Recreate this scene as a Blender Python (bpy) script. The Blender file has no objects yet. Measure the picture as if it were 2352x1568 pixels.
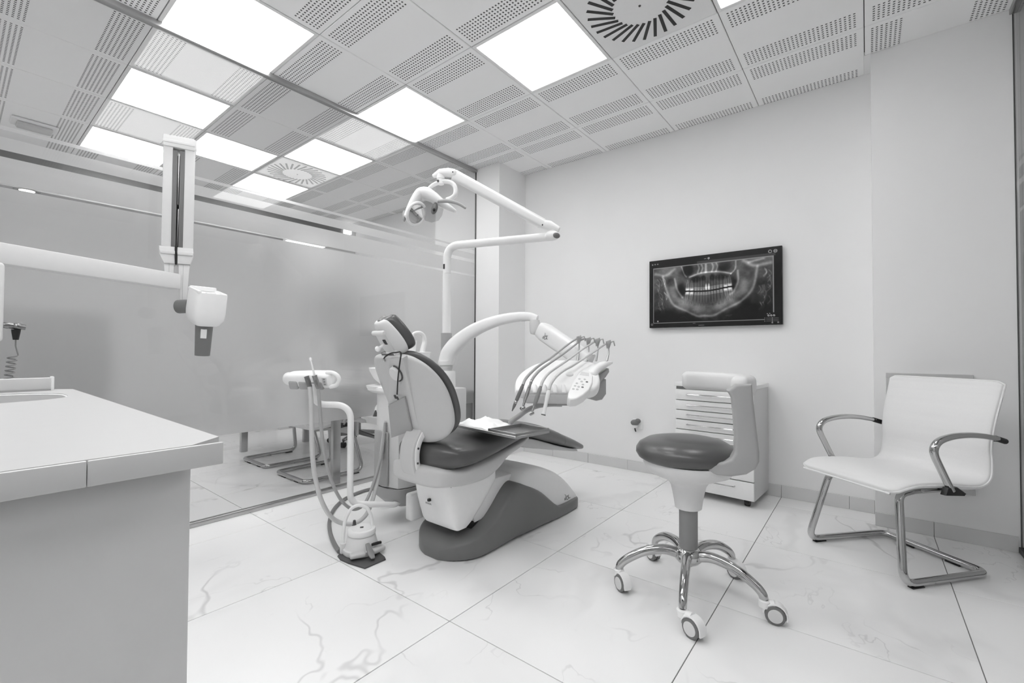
import bpy, bmesh, math, random
import numpy as np
from mathutils import Vector, Matrix

# ------------------------------------------------------------------ camera, world, exposure
SC = bpy.context.scene
COL = SC.collection
CAM_F = 1029.65                       # focal length in pixels of the 2352 x 1568 frame
CAM_C = Vector((0.0, 0.0, 1.0062))
CAM_R = Vector((0.78389324, 0.62087984, 0.00442862))
CAM_U = Vector((0.00842557, -0.01776916, 0.99980661))
CAM_D = Vector((-0.62083846, 0.78370433, 0.01916039))
cd = bpy.data.cameras.new('camera')
cd.sensor_width = 36.0
cd.lens = 36.0 * CAM_F / 2352.0
cd.clip_start = 0.02
cd.clip_end = 60
cam = bpy.data.objects.new('camera', cd)
COL.objects.link(cam)
cam.matrix_world = Matrix(((CAM_R.x, CAM_U.x, -CAM_D.x, CAM_C.x), (CAM_R.y, CAM_U.y, -CAM_D.y, CAM_C.y),
                           (CAM_R.z, CAM_U.z, -CAM_D.z, CAM_C.z), (0, 0, 0, 1)))
SC.camera = cam
W = bpy.data.worlds.new('surroundings')
SC.world = W
W.use_nodes = True
W.node_tree.nodes['Background'].inputs[0].default_value = (0.6, 0.6, 0.6, 1)
W.node_tree.nodes['Background'].inputs[1].default_value = 0.35
SC.view_settings.view_transform = 'Standard'
SC.view_settings.look = 'None'
SC.view_settings.gamma = 1
SC.view_settings.use_curve_mapping = False
EXPO = 0.72
SC.view_settings.exposure = EXPO
LIGHT_E = 4.9                         # radiance of the ceiling light panels
SC.cycles.max_bounces = 14
SC.cycles.diffuse_bounces = 7
SC.cycles.transparent_max_bounces = 24
SC.cycles.sample_clamp_indirect = 6

# ------------------------------------------------------------------ geometry helpers
X1, Y1, Z1 = Vector((1, 0, 0)), Vector((0, 1, 0)), Vector((0, 0, 1))
V = Vector

def ray(px, py):
    return CAM_D + CAM_R * ((px - 1176) / CAM_F) + CAM_U * ((784 - py) / CAM_F)

def at(px, py, D=None, X=None, Y=None, Z=None):
    d = ray(px, py)
    if D is not None:
        return CAM_C + d * D
    for k, v in enumerate((X, Y, Z)):
        if v is not None:
            return CAM_C + d * ((v - CAM_C[k]) / d[k])

def onpl(px, py, p0, n):
    d = ray(px, py)
    return CAM_C + d * ((p0 - CAM_C).dot(n) / d.dot(n))

def catmull(pts, k=6, closed=False):
    out = []
    n = len(pts)
    P = [V(p) if not isinstance(p, (int, float)) else p for p in pts]
    rng = n if closed else n - 1
    for i in range(rng):
        if closed:
            p0, p1, p2, p3 = P[(i - 1) % n], P[i], P[(i + 1) % n], P[(i + 2) % n]
        else:
            p1, p2 = P[i], P[i + 1]
            p0 = P[i - 1] if i > 0 else p1 + (p1 - p2)
            p3 = P[i + 2] if i + 2 < n else p2 + (p2 - p1)
        for s in range(k):
            t = s / k
            out.append(0.5 * ((2 * p1) + (p2 - p0) * t + (2 * p0 - 5 * p1 + 4 * p2 - p3) * t * t + (3 * p1 - p0 - 3 * p2 + p3) * t ** 3))
    if not closed:
        out.append(P[-1])
    return out

def fillet(pts, r, k=6):
    P = [V(p) for p in pts]
    out = [P[0]]
    for i in range(1, len(P) - 1):
        a, b, c = P[i - 1], P[i], P[i + 1]
        u, w = (a - b), (c - b)
        lu, lw = u.length, w.length
        u, w = u / lu, w / lw
        ang = u.angle(w)
        rr = r[i - 1] if isinstance(r, (list, tuple)) else r
        d = min(rr / math.tan(ang / 2), lu * 0.49, lw * 0.49)
        p, q = b + u * d, b + w * d
        for s in range(k + 1):
            t = s / k
            out.append((1 - t) ** 2 * p + 2 * t * (1 - t) * b + t * t * q)
    out.append(P[-1])
    return out

def interp(tab, t):
    if t <= tab[0][0]:
        return tab[0][1:]
    for a, b in zip(tab, tab[1:]):
        if t <= b[0]:
            s = (t - a[0]) / (b[0] - a[0])
            return [x + (y - x) * s for x, y in zip(a[1:], b[1:])]
    return tab[-1][1:]

def smooth_tab(tab, k=4):
    arr = [np.array(r, float) for r in tab]
    out = []
    for i in range(len(arr) - 1):
        p1, p2 = arr[i], arr[i + 1]
        p0 = arr[i - 1] if i else 2 * p1 - p2
        p3 = arr[i + 2] if i + 2 < len(arr) else 2 * p2 - p1
        for s in range(k):
            t = s / k
            out.append(0.5 * (2 * p1 + (p2 - p0) * t + (2 * p0 - 5 * p1 + 4 * p2 - p3) * t * t + (3 * p1 - p0 - 3 * p2 + p3) * t ** 3))
    out.append(arr[-1])
    return [list(map(float, r)) for r in out]

def spow(v, e):
    return math.copysign(abs(v) ** e, v)

def ring(c, ax, ay, a, b, e=2.0, n=28):
    c = V(c)
    return [c + ax * (a * spow(math.cos(2 * math.pi * i / n), 2 / e)) + ay * (b * spow(math.sin(2 * math.pi * i / n), 2 / e)) for i in range(n)]

def loft(rings, cap=True, closed=False):
    bm = bmesh.new()
    R = [[bm.verts.new(p) for p in r] for r in rings]
    n = len(R[0])
    pairs = list(zip(R, R[1:])) + ([(R[-1], R[0])] if closed else [])
    for a, b in pairs:
        for i in range(n):
            try:
                bm.faces.new((a[i], a[(i + 1) % n], b[(i + 1) % n], b[i]))
            except ValueError:
                pass
    if cap and not closed:
        bm.faces.new(list(reversed(R[0])))
        bm.faces.new(R[-1])
    bmesh.ops.recalc_face_normals(bm, faces=bm.faces)
    return bm

def tube(pts, r, n=12, up=None, flat=(1, 1), e=2.0, closed=False, round_ends=False):
    P = [V(p) for p in pts]
    m = len(P)
    rad = [r] * m if isinstance(r, (int, float)) else [interp([(i / (len(r) - 1), q) for i, q in enumerate(r)], j / (m - 1))[0] for j in range(m)]
    T = []
    for i in range(m):
        if closed:
            t = P[(i + 1) % m] - P[(i - 1) % m]
        else:
            t = P[min(i + 1, m - 1)] - P[max(i - 1, 0)]
        T.append(t.normalized())
    if up is None:
        ref = Z1 if abs(T[0].z) < 0.9 else X1
        A = (ref - T[0] * ref.dot(T[0])).normalized()
    rings = []
    for i in range(m):
        t = T[i]
        if up is not None:
            A = up - t * up.dot(t)
            A = A.normalized() if A.length > 1e-4 else (X1 - t * X1.dot(t)).normalized()
        else:
            A = (A - t * A.dot(t)).normalized()
        B = t.cross(A)
        rings.append((P[i], A.copy(), B, rad[i], t))
    out = []
    if round_ends and not closed:
        p, A, B, q, t = rings[0]
        for s in (0.25, 0.7, 0.92):
            out.append(ring(p - t * q * min(flat) * (1 - s) * 0.9, A, B, q * flat[0] * math.sqrt(1 - (1 - s) ** 2), q * flat[1] * math.sqrt(1 - (1 - s) ** 2), e, n))
    for p, A, B, q, t in rings:
        out.append(ring(p, A, B, q * flat[0], q * flat[1], e, n))
    if round_ends and not closed:
        p, A, B, q, t = rings[-1]
        for s in (0.92, 0.7, 0.25):
            out.append(ring(p + t * q * min(flat) * (1 - s) * 0.9, A, B, q * flat[0] * math.sqrt(1 - (1 - s) ** 2), q * flat[1] * math.sqrt(1 - (1 - s) ** 2), e, n))
    return loft(out, closed=closed)

def lathe(prof, c, axis=Z1, n=32):
    c = V(c)
    axis = axis.normalized()
    ref = X1 if abs(axis.x) < 0.9 else Y1
    A = (ref - axis * ref.dot(axis)).normalized()
    B = axis.cross(A)
    return loft([ring(c + axis * z, A, B, max(r, 1e-4), max(r, 1e-4), 2, n) for r, z in prof])

def box(lo, hi, bev=0.0, seg=2):
    lo, hi = V(lo), V(hi)
    bm = bmesh.new()
    bmesh.ops.create_cube(bm, size=1.0)
    for v in bm.verts:
        v.co = V(((v.co.x + 0.5) * (hi.x - lo.x) + lo.x, (v.co.y + 0.5) * (hi.y - lo.y) + lo.y, (v.co.z + 0.5) * (hi.z - lo.z) + lo.z))
    if bev:
        bmesh.ops.bevel(bm, geom=bm.edges[:], offset=bev, segments=seg, profile=0.5, affect='EDGES', clamp_overlap=True)
    return bm

def obox(c, ax, ay, az, hx, hy, hz, bev=0.0, seg=2):
    bm = box((-hx, -hy, -hz), (hx, hy, hz), bev, seg)
    c = V(c)
    for v in bm.verts:
        q = v.co.copy()
        v.co = c + ax * q.x + ay * q.y + az * q.z
    bmesh.ops.recalc_face_normals(bm, faces=bm.faces)
    return bm

def prism(poly, ext, bev=0.0, seg=2):
    poly = [V(p) for p in poly]
    ext = V(ext)
    bm = bmesh.new()
    a = [bm.verts.new(p) for p in poly]
    b = [bm.verts.new(p + ext) for p in poly]
    n = len(poly)
    bm.faces.new(a)
    bm.faces.new(list(reversed(b)))
    for i in range(n):
        bm.faces.new((a[i], b[i], b[(i + 1) % n], a[(i + 1) % n]))
    bmesh.ops.recalc_face_normals(bm, faces=bm.faces)
    if bev:
        ed = [e for e in bm.edges if any(len(f.verts) == n for f in e.link_faces)] if n != 4 else bm.edges[:]
        bmesh.ops.bevel(bm, geom=ed, offset=bev, segments=seg, profile=0.5, affect='EDGES', clamp_overlap=True)
    return bm

def ball(c, ax, ay, az, a, b, d, n=20, m=12, e=2.0):
    c = V(c)
    rings = []
    for i in range(m + 1):
        th = -math.pi / 2 + math.pi * i / m
        s = max(math.cos(th), 0.02)
        rings.append(ring(c + az * (d * math.sin(th)), ax, ay, a * s, b * s, e, n))
    return loft(rings)

def xf(bm, mat):
    bmesh.ops.transform(bm, matrix=mat, verts=bm.verts)
    return bm

# ------------------------------------------------------------------ objects, parts, things
ORG = {}

def tag(o, label=None, cat=None, group=None, kind=None):
    if label:
        o['label'] = label
    if cat:
        o['category'] = cat
    if group:
        o['group'] = group
    if kind:
        o['kind'] = kind
    return o

def thing(name, label, cat, loc=(0, 0, 0), rz=0.0, group=None, local=False):
    o = bpy.data.objects.new(name, None)
    COL.objects.link(o)
    o.empty_display_size = 0.1
    o.location = loc
    o.rotation_euler = (0, 0, rz)
    ORG[o.name] = V((0, 0, 0)) if local else V(loc)
    return tag(o, label, cat, group)

def make_mesh(name, bms, off, angle):
    if not isinstance(bms, (list, tuple)):
        bms = [bms]
    me = bpy.data.meshes.new(name)
    if len(bms) == 1:
        bms[0].to_mesh(me)
    else:
        big = bmesh.new()
        for b in bms:
            t = bpy.data.meshes.new('t')
            b.to_mesh(t)
            big.from_mesh(t)
            bpy.data.meshes.remove(t)
        big.to_mesh(me)
        big.free()
    for b in bms:
        b.free()
    me.transform(Matrix.Translation(-V(off)))
    if angle:
        for p in me.polygons:
            p.use_smooth = True
        me.set_sharp_from_angle(angle=math.radians(angle))
    return me

def part(name, bms, mat, parent, angle=40, label=None, kind=None):
    off = ORG[parent.name]
    o = bpy.data.objects.new(name, make_mesh(name, bms, off, angle))
    o.data.materials.append(mat)
    COL.objects.link(o)
    o.parent = parent
    ORG[o.name] = off
    return tag(o, label, None, None, kind)

def single(name, bms, mat, loc, label=None, cat=None, group=None, kind=None, angle=40):
    loc = V(loc)
    o = bpy.data.objects.new(name, make_mesh(name, bms, loc, angle))
    o.data.materials.append(mat)
    o.location = loc
    COL.objects.link(o)
    ORG[o.name] = loc
    return tag(o, label, cat, group, kind)

def link_copy(src, parent=None, loc=None, rz=None):
    c = src.copy()
    COL.objects.link(c)
    c.parent = parent
    if loc is not None:
        c.location = loc
    if rz is not None:
        c.rotation_euler = (0, 0, rz)
    return c

def dup(root, loc, rz=0.0, label=None, group=None):
    r = link_copy(root, None, loc, rz)
    if label:
        r['label'] = label
    if group:
        r['group'] = group
    for ch in list(root.children):
        c = link_copy(ch, r)
        for g in list(ch.children):
            link_copy(g, c)
    return r

def text_bm(body, size, origin, ax, ay, depth=0.0006, shear=0.0):
    cu = bpy.data.curves.new('t', 'FONT')
    cu.body = body
    cu.size = size
    cu.shear = shear
    cu.extrude = depth
    cu.align_x = 'CENTER'
    cu.align_y = 'CENTER'
    ob = bpy.data.objects.new('t', cu)
    COL.objects.link(ob)
    bpy.context.view_layer.update()
    me = bpy.data.meshes.new_from_object(ob.evaluated_get(bpy.context.evaluated_depsgraph_get()))
    bpy.data.objects.remove(ob)
    bpy.data.curves.remove(cu)
    bm = bmesh.new()
    bm.from_mesh(me)
    bpy.data.meshes.remove(me)
    az = ax.cross(ay)
    M = Matrix(((ax.x, ay.x, az.x, origin[0]), (ax.y, ay.y, az.y, origin[1]), (ax.z, ay.z, az.z, origin[2]), (0, 0, 0, 1)))
    return xf(bm, M)

def script_logo(o, ax, ay, su, sv, slope, r):
    # the looping 'lex' script mark drawn as thin raised strokes
    st = [[(395, 310), (430, 345), (440, 420), (436, 500), (435, 585)], [(435, 585), (408, 548), (372, 582)], [(372, 520), (400, 490), (438, 508)],
          [(488, 425), (500, 388), (525, 388), (530, 420), (495, 452), (478, 500), (495, 560), (535, 572), (572, 520), (578, 405), (540, 392)],
          [(592, 340), (572, 410), (598, 470), (620, 515), (675, 475)]]
    out = []
    for s in st:
        pts = [V(o) + ax * ((x - 520) * su) + ay * (-(y - 445) * sv + slope * (x - 520) * sv) for x, y in s]
        out.append(tube(catmull(pts, 4), r, 5))
    return out

# ------------------------------------------------------------------ materials (all neutral: the photograph is black and white)
M = {}

def lin(s):
    return s / 12.92 if s <= 0.04045 else ((s + 0.055) / 1.055) ** 2.4

def mat(name, s, rough=0.5, metal=0.0, spec=0.5, coat=0.0, grain=0.0, gscale=40.0, bump=0.0):
    m = bpy.data.materials.new(name)
    m.use_nodes = True
    nt = m.node_tree
    b = nt.nodes['Principled BSDF']
    v = lin(s)
    b.inputs['Base Color'].default_value = (v, v, v, 1)
    b.inputs['Roughness'].default_value = rough
    b.inputs['Metallic'].default_value = metal
    b.inputs['Specular IOR Level'].default_value = spec
    b.inputs['Coat Weight'].default_value = coat
    b.inputs['Coat Roughness'].default_value = 0.08
    tc = nt.nodes.new('ShaderNodeTexCoord')
    no = nt.nodes.new('ShaderNodeTexNoise')
    no.inputs['Scale'].default_value = gscale
    no.inputs['Detail'].default_value = 5
    nt.links.new(tc.outputs['Object'], no.inputs['Vector'])
    mr = nt.nodes.new('ShaderNodeMapRange')
    g = grain or 0.02
    mr.inputs['To Min'].default_value = v * (1 - g)
    mr.inputs['To Max'].default_value = v * (1 + g)
    nt.links.new(no.outputs['Fac'], mr.inputs['Value'])
    nt.links.new(mr.outputs['Result'], b.inputs['Base Color'])
    if bump:
        bp = nt.nodes.new('ShaderNodeBump')
        bp.inputs['Strength'].default_value = bump
        bp.inputs['Distance'].default_value = 0.002
        nt.links.new(no.outputs['Fac'], bp.inputs['Height'])
        nt.links.new(bp.outputs['Normal'], b.inputs['Normal'])
    M[name] = m
    return m

def emit(name, strength):
    m = bpy.data.materials.new(name)
    m.use_nodes = True
    nt = m.node_tree
    nt.nodes.clear()
    o = nt.nodes.new('ShaderNodeOutputMaterial')
    e = nt.nodes.new('ShaderNodeEmission')
    e.inputs[0].default_value = (1, 1, 1, 1)
    e.inputs[1].default_value = strength
    nt.links.new(e.outputs[0], o.inputs[0])
    M[name] = m
    return m

mat('wall', 0.94, 0.75, spec=0.2, gscale=3, bump=0.0)
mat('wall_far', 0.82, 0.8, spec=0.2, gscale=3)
mat('soffit', 0.80, 0.8, spec=0.2)
mat('slab', 0.35, 0.9, spec=0.1)
mat('grout', 0.5, 0.9, spec=0.1)
mat('skirting', 0.84, 0.35, spec=0.4, grain=0.06, gscale=6)
mat('plastic', 0.96, 0.28, spec=0.5)
mat('plastic_soft', 0.93, 0.45, spec=0.4)
mat('plastic_warm', 0.87, 0.4, spec=0.4)
mat('plastic_grey', 0.79, 0.42, spec=0.4)
mat('plastic_mid', 0.66, 0.42, spec=0.4)
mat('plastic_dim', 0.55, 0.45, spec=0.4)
mat('dark_grey', 0.46, 0.42, spec=0.4)
mat('upholstery', 0.33, 0.3, spec=0.55, bump=0.05, gscale=300)
mat('upholstery_light', 0.47, 0.4, spec=0.5)
mat('charcoal', 0.3, 0.5)
mat('black', 0.09, 0.45)
mat('black_gloss', 0.06, 0.12, spec=0.5)
mat('rubber', 0.14, 0.6)
mat('chrome', 0.76, 0.08, metal=1.0)
mat('steel', 0.8, 0.28, metal=1.0)
mat('steel_dark', 0.55, 0.3, metal=1.0)
mat('aluminium', 0.72, 0.3, metal=1.0)
mat('mirror', 0.97, 0.03, metal=1.0)
mat('leather_white', 0.92, 0.42, spec=0.4, bump=0.08, gscale=120)
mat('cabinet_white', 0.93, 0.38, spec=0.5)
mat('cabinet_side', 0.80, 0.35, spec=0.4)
mat('counter_top', 0.79, 0.3, spec=0.4)
mat('counter_edge', 0.84, 0.35, spec=0.4)
mat('counter_body', 0.88, 0.45, spec=0.35)
mat('hose_light', 0.80, 0.45)
mat('hose_mid', 0.66, 0.45)
mat('hose_dark', 0.5, 0.45)
mat('cloth', 0.97, 0.9, spec=0.1)
mat('desk_top', 0.80, 0.4)
mat('monitor_back', 0.2, 0.5)
mat('light_frame', 0.92, 0.4)
mat('ink', 0.25, 0.6)
mat('ink_dark', 0.12, 0.6)
mat('logo_grey', 0.6, 0.5)
emit('light_panel', LIGHT_E)
emit('downlight_glow', 2.2)

def glass(name, tint=0.94, gloss_rough=0.0, ior=1.5):
    m = bpy.data.materials.new(name)
    m.use_nodes = True
    nt = m.node_tree
    nt.nodes.clear()
    o = nt.nodes.new('ShaderNodeOutputMaterial')
    mx = nt.nodes.new('ShaderNodeMixShader')
    fr = nt.nodes.new('ShaderNodeFresnel')
    fr.inputs['IOR'].default_value = ior
    tr = nt.nodes.new('ShaderNodeBsdfTransparent')
    tr.inputs[0].default_value = (tint, tint, tint, 1)
    gl = nt.nodes.new('ShaderNodeBsdfGlossy')
    gl.inputs['Roughness'].default_value = gloss_rough
    gl.inputs[0].default_value = (0.55, 0.55, 0.55, 1)
    # the same Fresnel value on both faces of the pane
    geo = nt.nodes.new('ShaderNodeNewGeometry')
    mi = nt.nodes.new('ShaderNodeMix')
    mi.data_type = 'FLOAT'
    mi.inputs[2].default_value = ior
    nt.links.new(geo.outputs['Backfacing'], mi.inputs[0])
    mi.inputs[3].default_value = 1.0 / ior      # the node inverts the index on back faces
    nt.links.new(mi.outputs[0], fr.inputs['IOR'])
    nt.links.new(fr.outputs[0], mx.inputs[0])
    nt.links.new(tr.outputs[0], mx.inputs[1])
    nt.links.new(gl.outputs[0], mx.inputs[2])
    nt.links.new(mx.outputs[0], o.inputs[0])
    M[name] = m
    return m

glass('glass', 0.95)
glass('shield', 0.86, 0.1, 1.4)

def frosted(name):
    m = bpy.data.materials.new(name)
    m.use_nodes = True
    nt = m.node_tree
    nt.nodes.clear()
    o = nt.nodes.new('ShaderNodeOutputMaterial')
    tl = nt.nodes.new('ShaderNodeBsdfTranslucent')
    tl.inputs[0].default_value = (0.9, 0.9, 0.9, 1)
    df = nt.nodes.new('ShaderNodeBsdfDiffuse')
    df.inputs[0].default_value = (0.84, 0.84, 0.84, 1)
    rf = nt.nodes.new('ShaderNodeBsdfRefraction')
    rf.inputs[0].default_value = (0.9, 0.9, 0.9, 1)
    rf.inputs['Roughness'].default_value = 0.75
    rf.inputs['IOR'].default_value = 1.12
    tc = nt.nodes.new('ShaderNodeTexCoord')
    no = nt.nodes.new('ShaderNodeTexNoise')
    no.inputs['Scale'].default_value = 900
    nt.links.new(tc.outputs['Object'], no.inputs['Vector'])
    bp = nt.nodes.new('ShaderNodeBump')
    bp.inputs['Strength'].default_value = 0.02
    nt.links.new(no.outputs['Fac'], bp.inputs['Height'])
    nt.links.new(bp.outputs['Normal'], df.inputs['Normal'])
    m1 = nt.nodes.new('ShaderNodeMixShader')
    m1.inputs[0].default_value = 0.5
    nt.links.new(tl.outputs[0], m1.inputs[1])
    nt.links.new(df.outputs[0], m1.inputs[2])
    m2 = nt.nodes.new('ShaderNodeMixShader')
    m2.inputs[0].default_value = 0.42
    nt.links.new(m1.outputs[0], m2.inputs[1])
    nt.links.new(rf.outputs[0], m2.inputs[2])
    nt.links.new(m2.outputs[0], o.inputs[0])
    M[name] = m

frosted('frosted')

def ceiling_tile_mat():
    # a metal pan with two bands of square perforations, 27 by 7 holes each
    m = mat('ceiling_tile', 0.975, 0.55, spec=0.25, gscale=2)
    nt = m.node_tree
    b = nt.nodes['Principled BSDF']
    tc = nt.nodes.new('ShaderNodeTexCoord')
    sx = nt.nodes.new('ShaderNodeSeparateXYZ')
    nt.links.new(tc.outputs['Object'], sx.inputs[0])

    def mth(op, a, bb=None):
        n = nt.nodes.new('ShaderNodeMath')
        n.operation = op
        for k, v in enumerate((a, bb)):
            if v is None:
                continue
            if isinstance(v, (int, float)):
                n.inputs[k].default_value = v
            else:
                nt.links.new(v, n.inputs[k])
        return n.outputs[0]
    x, y = sx.outputs[0], sx.outputs[1]
    ay = mth('ABSOLUTE', y)
    ax = mth('ABSOLUTE', x)
    cx = mth('ABSOLUTE', mth('SUBTRACT', mth('FRACT', mth('DIVIDE', mth('ADD', x, 0.27), 0.02)), 0.5))
    cy = mth('ABSOLUTE', mth('SUBTRACT', mth('FRACT', mth('DIVIDE', mth('SUBTRACT', ay, 0.135), 0.02)), 0.5))
    hole = mth('LESS_THAN', mth('MAXIMUM', cx, cy), 0.23)
    inb = mth('MULTIPLY', mth('MULTIPLY', mth('GREATER_THAN', ay, 0.135), mth('LESS_THAN', ay, 0.275)), mth('LESS_THAN', ax, 0.27))
    fac = mth('MULTIPLY', hole, inb)
    mx = nt.nodes.new('ShaderNodeMix')
    mx.data_type = 'RGBA'
    old = b.inputs['Base Color'].links[0].from_socket
    nt.links.new(fac, mx.inputs[0])
    nt.links.new(old, mx.inputs[6])
    mx.inputs[7].default_value = (0.10, 0.10, 0.10, 1)
    nt.links.new(mx.outputs[2], b.inputs['Base Color'])

ceiling_tile_mat()

def marble():
    m = mat('marble', 0.955, 0.22, spec=0.45, gscale=1.2)
    nt = m.node_tree
    b = nt.nodes['Principled BSDF']
    L = nt.links.new
    tc = nt.nodes.new('ShaderNodeTexCoord')
    oi = nt.nodes.new('ShaderNodeObjectInfo')
    mul = nt.nodes.new('ShaderNodeMath')
    mul.operation = 'MULTIPLY'
    mul.inputs[1].default_value = 57.3
    L(oi.outputs['Random'], mul.inputs[0])
    cmb = nt.nodes.new('ShaderNodeCombineXYZ')
    L(mul.outputs[0], cmb.inputs[0])
    L(mul.outputs[0], cmb.inputs[2])
    add = nt.nodes.new('ShaderNodeVectorMath')
    add.operation = 'ADD'
    rot = nt.nodes.new('ShaderNodeMapping')
    L(tc.outputs['Object'], rot.inputs['Vector'])
    rot.inputs['Rotation'].default_value = (0, 0, 0.7)
    rot.inputs['Scale'].default_value = (1.0, 0.8, 1.0)
    L(rot.outputs[0], add.inputs[0])
    L(cmb.outputs[0], add.inputs[1])

    def vein(scale, width, detail, dist, amount, mscale, lo, hi):
        n = nt.nodes.new('ShaderNodeTexNoise')
        n.inputs['Scale'].default_value = scale
        n.inputs['Detail'].default_value = detail
        n.inputs['Roughness'].default_value = 0.55
        n.inputs['Distortion'].default_value = dist
        L(add.outputs[0], n.inputs['Vector'])
        s = nt.nodes.new('ShaderNodeMath')
        s.operation = 'SUBTRACT'
        s.inputs[1].default_value = 0.5
        L(n.outputs['Fac'], s.inputs[0])
        a = nt.nodes.new('ShaderNodeMath')
        a.operation = 'ABSOLUTE'
        L(s.outputs[0], a.inputs[0])
        r = nt.nodes.new('ShaderNodeMapRange')
        r.interpolation_type = 'SMOOTHSTEP'
        r.inputs['From Min'].default_value = 0
        r.inputs['From Max'].default_value = width
        r.inputs['To Min'].default_value = 1
        r.inputs['To Max'].default_value = 0
        L(a.outputs[0], r.inputs['Value'])
        n2 = nt.nodes.new('ShaderNodeTexNoise')
        n2.inputs['Scale'].default_value = mscale
        n2.inputs['Detail'].default_value = 2
        L(add.outputs[0], n2.inputs['Vector'])
        r2 = nt.nodes.new('ShaderNodeMapRange')
        r2.interpolation_type = 'SMOOTHSTEP'
        r2.inputs['From Min'].default_value = lo
        r2.inputs['From Max'].default_value = hi
        r2.inputs['To Min'].default_value = 0
        r2.inputs['To Max'].default_value = amount
        L(n2.outputs['Fac'], r2.inputs['Value'])
        p = nt.nodes.new('ShaderNodeMath')
        p.operation = 'MULTIPLY'
        L(r.outputs[0], p.inputs[0])
        L(r2.outputs[0], p.inputs[1])
        return p.outputs[0]
    v1 = vein(1.25, 0.011, 4, 0.35, 0.38, 1.6, 0.48, 0.64)
    v2 = vein(2.6, 0.007, 4, 0.3, 0.26, 2.2, 0.50, 0.66)
    v3 = vein(1.1, 0.06, 4, 0.4, 0.13, 1.4, 0.45, 0.65)
    s1 = nt.nodes.new('ShaderNodeMath')
    s1.operation = 'MAXIMUM'
    L(v1, s1.inputs[0])
    L(v2, s1.inputs[1])
    s2 = nt.nodes.new('ShaderNodeMath')
    s2.operation = 'ADD'
    L(s1.outputs[0], s2.inputs[0])
    L(v3, s2.inputs[1])
    mx = nt.nodes.new('ShaderNodeMix')
    mx.data_type = 'RGBA'
    L(s2.outputs[0], mx.inputs[0])
    L(b.inputs['Base Color'].links[0].from_socket, mx.inputs[6])
    g = lin(0.62)
    mx.inputs[7].default_value = (g, g, g, 1)
    L(mx.outputs[2], b.inputs['Base Color'])

marble()

# ================================================================== THE ROOM
H = 2.7717                      # ceiling height
GX, GY, T = -1.798, 2.4738, 0.6  # ceiling grid origin and pitch
YW, YP, YC = 3.609, 3.373, 3.2   # back wall, right pilaster face, corner column face
XL, XR = -2.993, 0.602           # glass partitions left and right
ZERO = (0, 0, 0)

def struct(name, bms, m, loc=ZERO, angle=30):
    return single(name, bms, M[m], loc, kind='structure', angle=angle)

# ---- floor: marble tiles on a grout bed
floor = struct('floor', box((-8.6, -2.2, -0.12), (2.4, 4.0, -0.0035)), 'grout', angle=0)
FX, FY, FSX, FSY = -1.2234, 1.1787, 0.7506, 0.7433
tile_me = make_mesh('floor_tile', box((-FSX / 2 + 0.0016, -FSY / 2 + 0.0016, -0.012), (FSX / 2 - 0.0016, FSY / 2 - 0.0016, 0.0), 0.0008, 1), ZERO, 0)
tile_me.materials.append(M['marble'])
for i in range(-7, 4):
    for j in range(-3, 4):
        o = bpy.data.objects.new('floor_tile', tile_me)
        o.location = (FX + (i + 0.5) * FSX, FY + (j + 0.5) * FSY, 0)
        o.parent = floor
        COL.objects.link(o)

# ---- solid walls
wall_back = struct('wall_back', box((-6.9, YW, 0), (0.03, YW + 0.16, H + 0.03)), 'wall')
wall_pilaster = struct('wall_right_pilaster', box((0.03, YP, 0), (2.3, YW + 0.16, H + 0.03)), 'wall')
wall_column = struct('wall_corner_column', box((-3.575, YC, 0), (-2.695, YW + 0.001, H - 0.001)), 'wall')
struct('wall_near', box((-6.9, -0.22, 0), (-1.9, -0.07, H)), 'wall')
struct('wall_rear', box((-1.75, -2.1, 0), (2.3, -1.95, H)), 'wall')
struct('wall_near_return', box((-1.9, -1.95, 0), (-1.75, -0.07, H)), 'wall')
struct('wall_right_far', box((2.15, -1.95, 0), (2.3, YP, H)), 'wall')
struct('wall_far', box((-6.9, -0.07, 0), (-6.78, YW, H)), 'wall_far')
struct('wall_far_partition', box((-5.80, 2.6, 0), (-5.725, YW - 0.001, 2.384)), 'wall_far')
soffit = struct('trim_1', box((-6.78, -0.07, 2.385), (-5.72, YW, H - 0.002)), 'soffit')
part('dark_rail', box((-5.722, -0.05, 2.585), (-5.70, 3.40, 2.675)), M['dark_grey'], soffit)

# ---- skirting tiles
def skirting(name, x0, x1, y, h, joints):
    base = struct(name, box((x0, y - 0.004, 0.001), (x1, y, h - 0.001)), 'grout')
    xs = [x0] + [q for q in joints if x0 + 0.02 < q < x1 - 0.02] + [x1]
    for a, b in zip(xs, xs[1:]):
        part('skirting_tile', box((a + 0.0008, y - 0.012, 0.0005), (b - 0.0008, y - 0.001, h), 0.001, 1), M['skirting'], base)
js = [FX + k * FSX / 2 for k in range(-12, 8)]
skirting('baseboard_back', -2.695, 0.03, YW, 0.082, js)
skirting('baseboard_back_far', -6.78, -3.575, YW, 0.082, js)
skirting('baseboard_column', -2.97, -2.695, YC, 0.082, js)
skirting('baseboard_pilaster', 0.03, 0.59, YP, 0.078, js)

struct('trim_2', box((0.0, YP, H - 0.001), (0.03, YW, H + 0.02)), 'wall')

# ---- ceiling: slab and metal tiles
ceiling = struct('ceiling', box((-6.9, -2.1, H + 0.02), (2.3, 3.8, H + 0.14)), 'slab', angle=0)

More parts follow.
